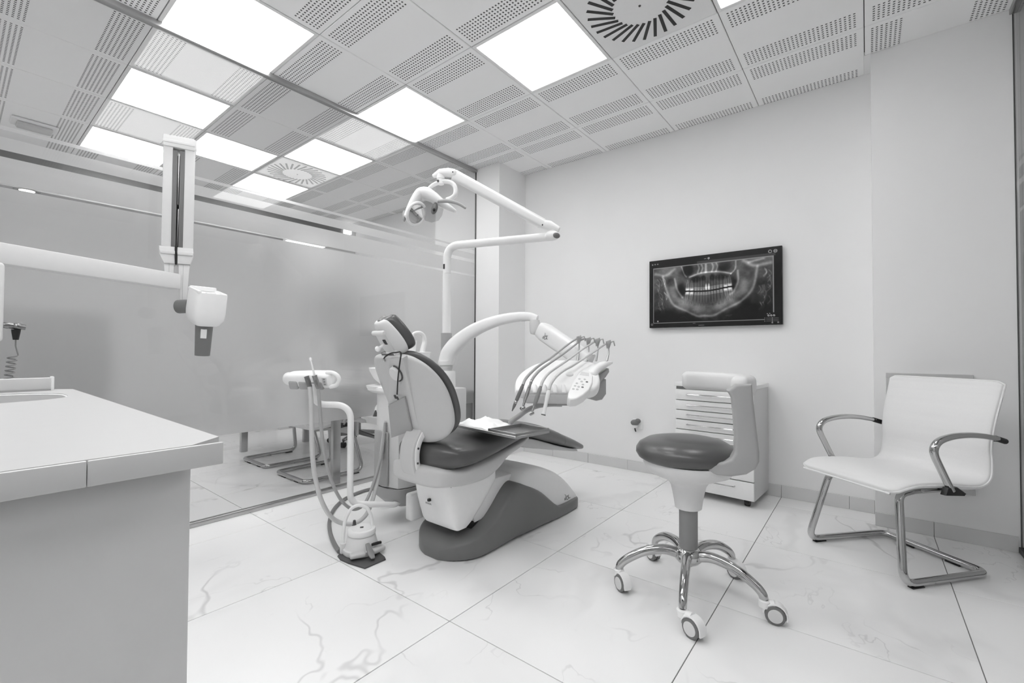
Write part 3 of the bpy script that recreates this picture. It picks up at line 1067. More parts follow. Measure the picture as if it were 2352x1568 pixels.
def tooth(u, w, up, bright, rlen, crown):
    global ray_i
    yb_ = bite(u)
    sgn = -1 if up else 1
    d0 = (Q - yb_) * sgn - 0.012
    L = crown + rlen
    f = np.clip(d0 / L, 0, 1)
    half = w * (0.5 + 0.08 * np.sin(f * 3.1) - 0.30 * f ** 1.4)
    lean = (u - 0.48) * (0.10 if not up else -0.02) * f
    inside = 1 / (1 + np.exp((np.abs(U - u - lean) - half) / (0.0022))) * (d0 > 0) * (d0 < L)
    val = bright * np.where(d0 < crown, 1.15, 0.75 - 0.25 * f)
    edge = np.exp(-((np.abs(U - u - lean) - half) / 0.003) ** 2) * (d0 > 0) * (d0 < L)
    core = np.exp(-((U - u - lean) / (0.16 * w)) ** 2) * (d0 > crown * 0.5) * (d0 < L * 0.9)
    ray_i = ray_i * (1 - 0.45 * inside) + inside * val - 0.10 * edge - 0.09 * core * inside
us = [(0.315, 0.036), (0.352, 0.034), (0.387, 0.024), (0.412, 0.023), (0.436, 0.021), (0.458, 0.020), (0.480, 0.022), (0.503, 0.022), (0.527, 0.020), (0.550, 0.021), (0.575, 0.023), (0.602, 0.024), (0.637, 0.034), (0.672, 0.036)]
for k, (u, w) in enumerate(us):
    m_ = k < 2 or k > 11
    tooth(u, w, True, 0.44 if m_ else 0.38, 0.13 if m_ else 0.16, 0.05 if m_ else 0.06)
    tooth(u, w, False, 0.44 if m_ else 0.36, 0.15 if m_ else 0.19, 0.055)
    if m_:
        blob(u, bite(u) - 0.025, w * 0.5, 0.018, 0.26, 2)
        blob(u, bite(u) + 0.032, w * 0.5, 0.018, 0.26, 2)
for u in (0.477, 0.500):
    blob(u, 0.405, 0.0085, 0.055, 0.48, 2)
db = np.abs(Q - bite(U)) + 10 * ((U < 0.29) | (U > 0.70))
ray_i -= 0.26 * np.exp(-(db / 0.011) ** 2)
blob(0.48, 0.80, 0.06, 0.10, -0.12)
blob(0.10, 0.92, 0.20, 0.2, -0.20)
blob(0.87, 0.86, 0.16, 0.2, -0.18)
stroke([(0.24, 0.92), (0.29, 0.905), (0.32, 0.96)], 0.01, 0.14)
stroke([(0.64, 0.915), (0.69, 0.90), (0.66, 0.93)], 0.008, 0.12)
ray_i += (0.30 * (n2 - 0.5) + 0.14 * (n1 - 0.5)) * (1 - 0.5 * (np.hypot((U - 0.49) / 0.2, (Q - 0.45) / 0.25) < 1))
img = np.where(ina, np.clip(ray_i, 0.03, 0.92), img)
# window frame lines
bd = np.minimum(np.minimum(np.abs(U), np.abs(U - 1)) * A2, np.minimum(np.abs(Q), np.abs(Q - 1)))
onb = (U > -0.004) & (U < 1.004) & (Q > -0.007) & (Q < 1.007) & (bd < 0.0055)
img = np.where(onb, 0.5, img)

def rect(u0, v0, u1, v1, val):
    global img
    img = np.where((uu >= u0) & (uu <= u1) & (vv >= v0) & (vv <= v1), val, img)

def circ(u, v, r, w, val):
    global img
    d = np.hypot((uu - u) * asp, vv - v)
    img = np.where(np.abs(d - r) < w, val, img)
# tool marks on the dark surround
rect(0.40, 0.075, 0.96, 0.112, 0.22)
for u, v in ((0.022, 0.055), (0.045, 0.052), (0.068, 0.052)):
    rect(u, v - 0.008, u + 0.010, v + 0.008, 0.5)
rect(0.455, 0.048, 0.472, 0.054, 0.7)
circ(0.49, 0.05, 0.010, 0.004, 0.7)
circ(0.925, 0.055, 0.018, 0.004, 0.55)
circ(0.96, 0.055, 0.018, 0.004, 0.55)
rect(0.954, 0.050, 0.966, 0.060, 0.5)
rect(0.885, 0.845, 0.985, 0.985, 0.045)
for v in (0.915, 0.935, 0.955):
    rect(0.897, v, 0.978, v + 0.005, 0.42)
    rect(0.934, v - 0.006, 0.938, v + 0.010, 0.6)
    rect(0.885, v - 0.004, 0.890, v + 0.006, 0.5)
for u in (0.912, 0.93, 0.948):
    circ(u, 0.885, 0.008, 0.004, 0.6)
rect(0.90, 0.858, 0.907, 0.866, 0.6)
rect(0.917, 0.854, 0.924, 0.866, 0.5)
circ(0.937, 0.978, 0.006, 0.004, 0.5)
circ(0.975, 0.975, 0.006, 0.004, 0.5)
circ(0.022, 0.955, 0.012, 0.004, 0.45)
rect(0.365, 0.952, 0.372, 0.960, 0.45)
rect(0.377, 0.952, 0.384, 0.960, 0.45)
rect(0.41, 0.982, 0.455, 0.988, 0.55)
rect(0.068, 0.90, 0.078, 0.92, 0.6)
bm_co = np.empty((GZN * GXN, 3), dtype=np.float32)
bm_co[:, 0] = (x0 + 0.003 + uu * (x1 - x0 - 0.006)).ravel()
bm_co[:, 1] = YT + 0.0022
bm_co[:, 2] = (z1 - 0.003 - vv * (z1 - z0 - 0.006)).ravel()
idx = np.arange(GZN * GXN).reshape(GZN, GXN)
fc = np.stack([idx[:-1, :-1], idx[1:, :-1], idx[1:, 1:], idx[:-1, 1:]], -1).reshape(-1, 4)
me = bpy.data.meshes.new('display')
me.from_pydata((bm_co - np.array(ORG[t.name], dtype=np.float32)).tolist(), [], fc.tolist())
at_ = me.color_attributes.new('picture', 'FLOAT_COLOR', 'POINT')
li = np.where(img <= 0.04045, img / 12.92, ((img + 0.055) / 1.055) ** 2.4)
ca = np.ones((GZN * GXN, 4), dtype=np.float32)
ca[:, :3] = li.ravel()[:, None]
at_.data.foreach_set('color', ca.ravel())
m = bpy.data.materials.new('display')
m.use_nodes = True
nt = m.node_tree
pb = nt.nodes['Principled BSDF']
an = nt.nodes.new('ShaderNodeAttribute')
an.attribute_name = 'picture'
pb.inputs['Base Color'].default_value = (0.004, 0.004, 0.004, 1)
pb.inputs['Roughness'].default_value = 0.2
pb.inputs['Specular IOR Level'].default_value = 0.3
nt.links.new(an.outputs['Color'], pb.inputs['Emission Color'])
pb.inputs['Emission Strength'].default_value = 1.0 / (2 ** EXPO)
me.materials.append(m)
o = bpy.data.objects.new('display', me)
COL.objects.link(o)
o.parent = t

# ================================================================== SOCKET, WALL HATCH
sc = V((-1.508, YW, 0.395))
t = thing('wall_socket', 'white wall socket with a dark grey plug, low on the back wall', 'socket', sc)
part('face_plate', box(sc + V((-0.042, -0.009, -0.042)), sc + V((0.042, -0.0005, 0.042)), 0.003), M['plastic'], t)
t2 = thing('power_plug', 'dark grey angled plug in the socket on the back wall', 'plug', sc + V((-0.02, -0.03, 0)))
part('plug_body', [ball(sc + V((-0.012, -0.038, 0.012)), X1, Y1, Z1, 0.036, 0.03, 0.026), ball(sc + V((0.012, -0.035, 0.028)), X1, Y1, Z1, 0.024, 0.022, 0.02)], M['dark_grey'], t2)
part('plug_collar', lathe([(0.0001, -0.035), (0.02, -0.035), (0.026, -0.012), (0.0001, -0.008)], sc + V((-0.014, -0.036, 0.005)), Z1, 18), M['plastic_soft'], t2)
part('cord_stub', tube([sc + V((-0.014, -0.036, -0.03)), sc + V((-0.013, -0.03, -0.05)), sc + V((-0.012, -0.02, -0.062))], 0.0055, 8), M['black'], t2)

t = thing('wall_hatch', 'framed square hatch on the right wall, mostly hidden behind the white chair', 'hatch', (0.26, YP, 0.24))
fx0, fx1, fz0, fz1 = 0.083, 0.438, 0.255, 0.886
fr = []
fw = 0.03
for a, b in (((fx0, fz0), (fx1, fz0 + fw)), ((fx0, fz1 - fw), (fx1, fz1)), ((fx0, fz0 + fw), (fx0 + fw, fz1 - fw)), ((fx1 - fw, fz0 + fw), (fx1, fz1 - fw))):
    fr.append(box((a[0], YP - 0.022, a[1]), (b[0], YP - 0.0005, b[1]), 0.002, 1))
part('frame', fr, M['plastic_grey'], t)
part('panel', box((fx0 + fw, YP - 0.006, fz0 + fw), (fx1 - fw, YP - 0.0005, fz1 - fw)), M['charcoal'], t)

# ================================================================== STOOL
S = V((-0.593, 1.943, 0))
EX = V((CAM_R.x, CAM_R.y, 0)).normalized()
EY = Z1.cross(EX).normalized()
SX, SY = V((0.956, 0.292, 0)), V((-0.292, 0.956, 0))
t = thing('stool', 'dentist stool with a round dark seat, curved arm support and five chrome castor legs', 'stool', S)
part('seat', loft([ring(S + Z1 * z - SX * 0.012, SX, SY, r * 0.97, r * 0.97, 2, 40) for r, z in
                   ((0.02, 0.546), (0.13, 0.544), (0.175, 0.547), (0.196, 0.559), (0.206, 0.576), (0.205, 0.592), (0.192, 0.613), (0.160, 0.631), (0.11, 0.641), (0.05, 0.644), (0.004, 0.644))]), M['upholstery'], t, 60)
part('seat_pan', lathe([(0.0001, 0.549), (0.181, 0.550), (0.182, 0.535), (0.165, 0.502), (0.12, 0.482), (0.085, 0.468), (0.070, 0.445), (0.062, 0.41), (0.056, 0.375), (0.053, 0.352), (0.048, 0.349), (0.0001, 0.349)], S, n=40), M['plastic_warm'], t, 50)
part('gas_column', lathe([(0.0001, 0.16), (0.037, 0.16), (0.037, 0.35), (0.0001, 0.35)], S, n=28), M['plastic_dim'], t)
part('hub', lathe([(0.0001, 0.112), (0.018, 0.112), (0.02, 0.122), (0.042, 0.126), (0.053, 0.138), (0.056, 0.150), (0.0555, 0.153), (0.0565, 0.156), (0.053, 0.172), (0.042, 0.184), (0.036, 0.188), (0.0001, 0.188)], S, n=32), M['chrome'], t)
wheel_px = {0: (1430, 1337), 1: (1592, 1440), 2: (1780, 1409), 3: (1690, 1308), 4: (1500, 1268)}
angs = [math.radians(-149.0 + 72 * k) for k in range(5)]
for k, a in enumerate(angs):
    d = V((math.cos(a), math.sin(a), 0))
    e = S + d * 0.285
    path = catmull([S + d * 0.035 + Z1 * 0.158, S + d * 0.10 + Z1 * 0.172, S + d * 0.18 + Z1 * 0.158, S + d * 0.245 + Z1 * 0.125, S + d * 0.275 + Z1 * 0.10, S + d * 0.284 + Z1 * 0.078], 5)
    leg = part('leg', tube(path, [0.019, 0.0175, 0.0155, 0.014], 14, up=d.cross(Z1), flat=(1.0, 1.15)), M['chrome'], t, 60)
    w = at(*wheel_px[k], Z=0.034)
    off = (w - e)
    off.z = 0
    if off.length > 0.05:
        off = off.normalized() * 0.05
    w = V((e.x + off.x, e.y + off.y, 0.034))
    fw_ = off.normalized() if off.length > 0.008 else d
    axl = fw_.cross(Z1)
    if axl.dot(V((-w.x, -w.y, 0))) < 0:
        axl = -axl
    cst = part('caster', [lathe([(0.010, -0.019), (0.030, -0.021), (0.034, -0.017), (0.034, -0.004), (0.030, -0.003), (0.030, 0.003), (0.034, 0.004), (0.034, 0.017), (0.030, 0.021), (0.027, 0.0215), (0.010, 0.0205)], w, axl, 28)], M['dark_grey'], t)
    for sg in (1, -1):
        part('wheel_disc', lathe([(0.0001, 0.0235 * sg), (0.024, 0.0225 * sg), (0.026, 0.019 * sg)], w, axl, 24), M['plastic_warm'], cst)
    hood = []
    for i in range(13):
        th = math.radians(-20 + 200 * i / 12)
        hood.append(ring(w + (fw_ * math.cos(th) + Z1 * math.sin(th)) * 0.039, axl, (fw_ * math.cos(th) + Z1 * math.sin(th)), 0.016 if i in (0, 12) else 0.019, 0.0035, 4, 14))
    part('hood', [loft(hood), lathe([(0.020, 0.052), (0.0215, 0.075), (0.017, 0.079), (0.0001, 0.079)], (e.x, e.y, 0), n=18), tube([V((e.x, e.y, 0.06)), w + Z1 * 0.034], 0.016)], M['plastic'], cst)
    part('stem', lathe([(0.012, 0.074), (0.012, 0.084)], (e.x, e.y, 0), n=14), M['black'], cst)
# curved arm support
SP = S - SY * 0.165

def sp(px, py):
    return onpl(px, py, SP, SY)
post = [(1619, 1064), (1662, 1062), (1679, 1056), (1688, 1040), (1689, 1005), (1685, 950), (1681, 915), (1671, 898), (1690, 882), (1728, 882), (1731, 920), (1738, 980), (1745, 1040), (1745, 1062), (1737, 1078), (1715, 1091), (1680, 1096), (1648, 1092), (1627, 1084)]
part('arm_post', prism([sp(*q) for q in post], SY * 0.075, 0.012, 3), M['plastic_mid'], t, 50)
RA, cz = 0.208, sp(1650, 889).z
arc = []
for k in range(15):
    a = math.radians(-32 + 122 * k / 14)
    arc.append(S + (SX * math.cos(a) + SY * math.sin(a)) * (RA + 0.012) + Z1 * cz)
part('arm_rest', tube(arc, 0.042, 20, up=Z1, flat=(1.0, 0.82), e=3.2, round_ends=True), M['plastic_warm'], t, 60)

# ================================================================== INSTRUMENT CABINET ON CASTORS
rz = -0.066
lx_, ly_ = V((math.cos(rz), math.sin(rz), 0)), V((-math.sin(rz), math.cos(rz), 0))
fr_ = V((-0.571, 3.2, 0))
cc_ = fr_ - lx_ * 0.2525 + ly_ * 0.19
t = thing('instrument_cabinet', 'white drawer cabinet on black castors against the back wall, behind the stool', 'cabinet', cc_, rz, local=True)
hw_, hd2 = 0.2525, 0.19
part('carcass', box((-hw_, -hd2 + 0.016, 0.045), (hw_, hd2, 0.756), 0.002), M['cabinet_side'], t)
part('gap_shade', box((-hw_ + 0.002, -hd2 + 0.0157, 0.047), (hw_ - 0.002, -hd2 + 0.017, 0.755)), M['plastic_dim'], t)  # dark sheet behind the drawers, painted-in shade for the gaps between fronts
part('top_panel', box((-hw_ - 0.008, -hd2 - 0.008, 0.757), (hw_ + 0.006, hd2 + 0.0, 0.784), 0.004), M['cabinet_white'], t)
edges = [0.738, 0.660, 0.592, 0.525, 0.455, 0.387, 0.318, 0.168, 0.046]
for k, (a, b) in enumerate(zip(edges, edges[1:])):
    g = 0.0034 if k not in (1, 4) else 0.002
    dr = part('drawer', box((-hw_, -hd2 - 0.002, b + g), (hw_, -hd2 + 0.0155, a - g), 0.002), M['cabinet_white'], t)
    zc = (a + b) / 2 + (0.004 if k < 7 else 0.02)
    hx0, hx1 = -0.165, 0.14
    part('handle', [tube(fillet([(hx0, -hd2 - 0.001, zc), (hx0, -hd2 - 0.026, zc), (hx1, -hd2 - 0.026, zc), (hx1, -hd2 - 0.001, zc)], 0.006, 4), 0.0042, 8)], M['chrome'], dr)
for sx in (-1, 1):
    for sy in (-1, 1):
        x, y = sx * (hw_ - 0.05), sy * (hd2 - 0.055)
        part('caster', [lathe([(0.008, -0.016), (0.024, -0.015), (0.0255, -0.011), (0.0255, 0.011), (0.024, 0.015), (0.008, 0.016)], (x, y, 0.0255), X1, 18), box((x - 0.018, y - 0.02, 0.03), (x + 0.018, y + 0.022, 0.0455), 0.003)], M['black'], t)

# ================================================================== VISITOR CHAIRS
def visitor_chair(label, loc, rz):
    t = thing('visitor_chair', label, 'chair', loc, rz, 'white cantilever visitor chairs', local=True)
    # chrome sled frame, one bent tube
    side = lambda s: [(s * 0.165, -0.10, 0.385), (s * 0.172, -0.195, 0.375), (s * 0.238, -0.262, 0.0195), (s * 0.228, 0.215, 0.0195)]
    L = side(-1)
    Rr = side(1)
    path = fillet([(-0.165, 0.15, 0.385)] + L + Rr[::-1] + [(0.165, 0.15, 0.385)], [0.02, 0.05, 0.055, 0.045, 0.045, 0.055, 0.05, 0.02], 7)
    part('sled_frame', tube(path, 0.0158, 14), M['chrome'], t, 60)
    for s in (-1, 1):
        part('floor_pad', box((s * 0.237 - 0.012, -0.225, 0.0), (s * 0.237 + 0.012, -0.16, 0.0065), 0.002), M['black'], t)
        part('floor_pad', box((s * 0.10 - 0.03, 0.203, 0.0), (s * 0.10 + 0.03, 0.227, 0.0065), 0.002), M['black'], t)
    # one-piece padded shell: seat and back follow one profile curve (y, z)
    prof = catmull([V((0, -0.300, 0.398)), V((0, -0.275, 0.415)), V((0, -0.20, 0.432)), V((0, -0.05, 0.428)), V((0, 0.10, 0.412)), V((0, 0.175, 0.415)), V((0, 0.222, 0.448)), V((0, 0.236, 0.52)),
                    V((0, 0.235, 0.60)), V((0, 0.255, 0.70)), V((0, 0.283, 0.79)), V((0, 0.302, 0.85)), V((0, 0.307, 0.872))], 8)
    rings, pipe_l, pipe_r, frontc = [], [], [], []
    n = len(prof)
    for i, p in enumerate(prof):
        f = i / (n - 1)
        tg = (prof[min(i + 1, n - 1)] - prof[max(i - 1, 0)]).normalized()
        nm = V((0, -tg.z, tg.y))
        endf = min(f / 0.05, (1 - f) / 0.035, 1.0)
        endf = math.sqrt(max(1 - (1 - endf) ** 2, 0.03))
        hw = interp([(0, 0.185), (0.03, 0.218), (0.07, 0.24), (0.14, 0.25), (0.3, 0.252), (0.5, 0.244), (0.62, 0.238), (0.8, 0.246), (0.94, 0.250), (1, 0.228)], f)[0]
        th = 0.019 * endf
        # stitched cross ribs on the back: shallow dips along the profile
        rib = 0.0
        if f > 0.50:
            q = (f - 0.50) / 0.058
            rib = -0.0016 * math.exp(-((q - round(q)) / 0.10) ** 2) if f < 0.93 else 0
        rings.append(ring(p + nm * (rib * 0.5), X1, nm, hw, th + rib * 0.5, 4.5, 36))
        pipe_l.append(p + V((-hw - 0.001, 0, 0)))
        pipe_r.append(p + V((hw + 0.001, 0, 0)))
    part('seat_shell', loft(rings), M['leather_white'], t, 50)
    loop = pipe_l + [prof[-1] + V((x, 0, 0.002)) for x in (-0.215, -0.1, 0, 0.1, 0.215)] + pipe_r[::-1] + [prof[0] + V((x, -0.003, 0)) for x in (0.22, 0.1, 0, -0.1, -0.22)]
    part('piping', tube(loop, 0.0048, 6, closed=True), M['leather_white'], t, 60)
    for s in (-1, 1):
        part('under_rail', tube([(s * 0.20, -0.10, 0.394), (s * 0.20, 0.16, 0.388)], 0.008, 8), M['steel'], t)
        x = s * 0.278
        ap = catmull([V((x, -0.055, 0.415)), V((x, -0.11, 0.51)), V((x, -0.145, 0.58)), V((x, -0.125, 0.622)), V((x, -0.06, 0.642)), V((x, 0.03, 0.648)), V((x, 0.12, 0.642)), V((x * 0.98, 0.215, 0.626))], 6)
        arm = part('armrest', tube(ap, [0.0135, 0.0135, 0.0145, 0.0145, 0.0135, 0.0125, 0.0115], 14, up=X1, flat=(1.1, 1.0)), M['chrome'], t, 60)
        part('arm_bracket', [prism([(x - 0.012, -0.085, 0.432), (x - 0.012, -0.037, 0.432), (x - 0.012, 0.012, 0.402), (x - 0.012, 0.002, 0.392), (x - 0.012, -0.10, 0.400)], (0.024, 0, 0), 0.003), tube([(x, -0.01, 0.404), (s * 0.2, -0.01, 0.400)], 0.008, 8)], M['black'], arm)
        part('arm_cap', tube([(x * 0.98, 0.205, 0.628), (x * 0.975, 0.262, 0.612)], 0.0125, 12, round_ends=True), M['black'], arm)
        part('arm_bolt', tube([(x * 0.975, 0.25, 0.615), (s * 0.235, 0.25, 0.612)], 0.007, 8), M['black'], arm)
    return t
rzc = math.atan2(-0.643, 0.765)
vc = visitor_chair('white padded visitor chair with chrome arms and sled legs, right foreground', (0.0985, 2.893, 0), rzc)
dup(vc, (-3.50, 1.885, 0), math.pi, 'visitor chair behind the glass, nearer one whose chrome sled base is beside the desk leg')
dup(vc, (-4.19, 1.90, 0), math.pi, 'visitor chair behind the glass, farther one whose sled base shows next to the counter corner')

# ================================================================== DENTAL CHAIR
cx = -1.67
t = thing('dental_chair', 'dental treatment chair with dark cushions, grey shell back and dark grey base', 'dental chair', (cx, 2.05, 0))

def ysec(rows, e=5, n=32):
    """rows of (Y, half width, z low, z high[, x centre]) -> rings"""
    out = []
    for r in rows:
        c = V((r[4] if len(r) > 4 else cx, r[0], (r[2] + r[3]) / 2))
        out.append(ring(c, X1, Z1, r[1], (r[3] - r[2]) / 2, e, n))
    return out
base_rows = [(1.478, 0.045, 0.0, 0.040), (1.490, 0.085, 0.0, 0.060), (1.515, 0.130, 0.0, 0.078), (1.555, 0.170, 0.0, 0.092), (1.605, 0.198, 0.0, 0.105), (1.67, 0.207, 0.0, 0.125), (1.73, 0.209, 0.0, 0.160), (1.783, 0.210, 0.0, 0.202),
             (1.847, 0.211, 0.0, 0.260), (1.90, 0.212, 0.0, 0.292), (1.95, 0.214, 0.0, 0.288), (2.03, 0.220, 0.0, 0.255), (2.12, 0.222, 0.0, 0.205), (2.2, 0.222, 0.0, 0.145), (2.27, 0.222, 0.0, 0.092), (2.33, 0.222, 0.0, 0.072), (2.5, 0.218, 0.0, 0.076), (2.545, 0.20, 0.0, 0.066), (2.56, 0.18, 0.0, 0.04)]
part('base', loft(ysec(smooth_tab(base_rows, 3), 9, 40)), M['dark_grey'], t, 50)
cov_rows = [(1.93, 0.180, 0.10, 0.30), (1.965, 0.196, 0.10, 0.335), (2.0, 0.203, 0.06, 0.352), (2.1, 0.206, 0.05, 0.345), (2.2, 0.206, 0.04, 0.318), (2.325, 0.205, 0.03, 0.264), (2.42, 0.205, 0.03, 0.195), (2.49, 0.205, 0.03, 0.125), (2.53, 0.200, 0.03, 0.085), (2.54, 0.19, 0.03, 0.07)]
cov = part('rear_cover', loft(ysec(smooth_tab(cov_rows, 3), 6, 40)), M['plastic_soft'], t, 50)
# script logo on the cover
lp = at(1303, 1141, X=cx + 0.206)
part('script_logo', script_logo((cx + 0.2055, lp.y, lp.z), Y1, Z1, 0.000224, 0.000125, -0.35, 0.0019), M['dark_grey'], cov, 60)
# lift body between base and seat
XR_, XL_ = -1.525, -1.80

def rx(px, py, x=XR_):
    return at(px, py, X=x)
lb = []
for (pf, pb, ins) in (((1033, 1126), (1147, 1106), 0.0), ((1037, 1150), (1132, 1138), 0.002), ((1043, 1180), (1112, 1170), 0.008), ((1048, 1205), (1092, 1200), 0.018), ((1053, 1218), (1078, 1214), 0.03)):
    a, b = rx(*pf), rx(*pb)
    z = (a.z + b.z) / 2
    y0, y1 = a.y, b.y
    lb.append(ring((((XR_ - ins * 0.3) + (XL_ + ins)) / 2, (y0 + y1) / 2, z), X1, Y1, ((XR_ - ins * 0.3) - (XL_ + ins)) / 2, (y1 - y0) / 2, 7, 36))
# extend upwards into the seat base
top = [V((p.x, p.y, p.z + 0.05)) for p in lb[0]]
body = part('lift_body', loft([top] + lb), M['plastic'], t, 45)
yf = rx(1033, 1126).y
p0_ = at(982, 1149, Y=yf - 0.006)
part('square_logo', [obox((p0_.x, yf + 0.006, p0_.z), X1, Y1, Z1, 0.0058, 0.0085, 0.006)], M['ink'], body)
part('lettering', text_bm('FEDESA', 0.0125, (p0_.x + 0.003, yf - 0.0030, p0_.z - 0.0145), X1, Z1, 0.0006), M['logo_grey'], body)
part('lift_arm', prism([at(*q, X=-1.545) for q in [(1130, 1100), (1212, 1076), (1200, 1105), (1185, 1128), (1166, 1163), (1092, 1201), (1085, 1180)]], X1 * -0.235, 0.012), M['plastic_soft'], t)
part('lift_recess', prism([at(*q, X=-1.555) for q in [(1080, 1200), (1165, 1164), (1150, 1190), (1085, 1232)]], X1 * -0.2), M['rubber'], t)
part('side_module', box((-1.865, 1.475, 0.135), (-1.812, 1.66, 0.272), 0.014, 3), M['plastic_warm'], t)
# seat base
sb_rows = [(1.345, 0.06, 0.405, 0.452), (1.355, 0.11, 0.390, 0.466), (1.375, 0.160, 0.380, 0.474), (1.41, 0.185, 0.374, 0.470), (1.5, 0.198, 0.362, 0.456), (1.6, 0.202, 0.356, 0.464), (1.68, 0.206, 0.362, 0.475), (1.75, 0.21, 0.395, 0.487), (1.82, 0.21, 0.445, 0.500), (1.95, 0.20, 0.478, 0.512), (2.05, 0.17, 0.500, 0.522)]
part('seat_base', loft(ysec(smooth_tab(sb_rows, 3), 4.5, 40)), M['plastic_grey'], t, 50)
part('seat_seam', tube([at(1033, 1084, X=-1.496), at(1036, 1120, X=-1.496)], 0.0018, 6), M['plastic_dim'], t)
# seat cushion
cu_rows = [(1.385, 0.06, 0.475, 0.520), (1.395, 0.12, 0.457, 0.545), (1.42, 0.175, 0.446, 0.565), (1.47, 0.215, 0.443, 0.575), (1.55, 0.236, 0.448, 0.576), (1.65, 0.244, 0.465, 0.580), (1.78, 0.24, 0.490, 0.590), (1.9, 0.226, 0.508, 0.598), (2.0, 0.205, 0.518, 0.598), (2.10, 0.185, 0.510, 0.587)]
part('seat_cushion', loft(ysec(smooth_tab(cu_rows, 3), 3.0, 40)), M['upholstery'], t, 60)
# leg rest
lr_rows = [(2.02, 0.175, 0.515, 0.590), (2.12, 0.178, 0.490, 0.585), (2.25, 0.178, 0.450, 0.552), (2.36, 0.175, 0.420, 0.515), (2.44, 0.172, 0.396, 0.482)]
part('leg_rest', loft(ysec(smooth_tab(lr_rows, 4), 3.2, 36)), M['dark_grey'], t, 60)
ft_rows = [(2.443, 0.172, 0.395, 0.481), (2.52, 0.170, 0.374, 0.452), (2.60, 0.165, 0.354, 0.420), (2.68, 0.155, 0.332, 0.386), (2.725, 0.14, 0.324, 0.368), (2.742, 0.115, 0.328, 0.356)]
part('foot_pad', loft(ysec(smooth_tab(ft_rows, 4), 3.2, 36)), M['upholstery_light'], t, 60)
fr_rows = [(1.98, 0.15, 0.470, 0.52), (2.10, 0.155, 0.440, 0.500), (2.25, 0.155, 0.408, 0.455), (2.40, 0.15, 0.376, 0.408), (2.55, 0.145, 0.345, 0.366), (2.66, 0.13, 0.325, 0.338)]
lf = part('leg_rest_frame', loft(ysec(smooth_tab(fr_rows, 3), 8, 32)), M['plastic_grey'], t, 50)
# back rest
bu = V((0, -0.44, 0.90)).normalized()
bn = V((0, -bu.z, bu.y))
BP = V((cx, 1.447, 0.60))
hw_tab = smooth_tab([(-0.012, 0.06), (-0.004, 0.115), (0.02, 0.165), (0.06, 0.203), (0.11, 0.222), (0.17, 0.231), (0.24, 0.232), (0.31, 0.218), (0.37, 0.188), (0.41, 0.150), (0.432, 0.112), (0.442, 0.065)], 4)
sh, cu = [], []
for k, (tt, hw) in enumerate(hw_tab):
    f = k / (len(hw_tab) - 1)
    endf = math.sqrt(max(1 - (1 - min(f / 0.14, (1 - f) / 0.14, 1)) ** 2, 0.05))
    c = BP + bu * tt
    n = 40
    rr, rc = [], []
    for i in range(n):
        a = 2 * math.pi * i / n
        s, q = spow(math.cos(a), 0.75), spow(math.sin(a), 0.75)
        bend = -0.055 * (s * s) * (hw / 0.23) ** 2          # the shell wraps towards the sitter at its edges
        rr.append(c + X1 * (hw * s) + bn * (0.022 * endf * q + 0.032 + bend))
        rc.append(c + X1 * ((hw + 0.005) * s) + bn * (0.021 * endf * q - 0.004 + bend))
    sh.append(rr)
    cu.append(rc)
shell = part('backrest_shell', loft(sh), M['plastic_grey'], t, 50)
part('backrest_cushion', loft(cu), M['upholstery'], t, 60)
pp = BP + bn * 0.066
def bpl(px, py, off=0.0):
    return onpl(px, py, pp + bn * off, bn)
part('centre_ridge', prism([bpl(*q, -0.012) for q in [(893, 822), (925, 822), (962, 986), (950, 992), (930, 920), (890, 930)]], bn * -0.03, 0.006), M['plastic_grey'], shell)
part('lower_panel', prism([bpl(*q) for q in [(891, 931), (928, 912), (945, 990), (898, 1006)]], bn * -0.012, 0.003), M['plastic_mid'], shell)
kc = bpl(909, 858, -0.006)
kn = part('round_cap', lathe([(0.0001, 0.012), (0.028, 0.012), (0.034, 0.006), (0.035, -0.01)], kc, bn, 28), M['plastic_warm'], shell)
ra = []
kx = X1
ky = bn.cross(X1).normalized()
for k in range(12):
    a = math.radians(-95 + 180 * k / 11)
    ra.append(kc + (kx * math.cos(a) + ky * math.sin(a)) * 0.037 - bn * 0.002)
part('cap_ring', tube(ra, 0.0035, 6), M['charcoal'], kn)
# curved bracket carrying the back
bpath = catmull([V((cx - 0.005, 1.362, 0.43)), V((cx - 0.005, 1.347, 0.47)), V((cx - 0.005, 1.342, 0.52)), V((cx - 0.005, 1.352, 0.57)), V((cx - 0.005, 1.385, 0.625))], 6)
brk = part('back_bracket', tube(bpath, 0.049, 20, up=X1, flat=(1.0, 0.34), e=5), M['plastic_grey'], t, 50)
part('bracket_side', tube([p + V((0.053, 0.008, 0)) for p in bpath], 0.0075, 12, up=X1, flat=(0.6, 1.7), e=4), M['plastic_soft'], brk)
part('bracket_screw', [lathe([(0.0001, 0.002), (0.005, 0.002), (0.005, -0.002)], bpath[k] + V((0.0585, 0.006, 0)), X1, 10) for k in (8, 16)], M['charcoal'], brk)
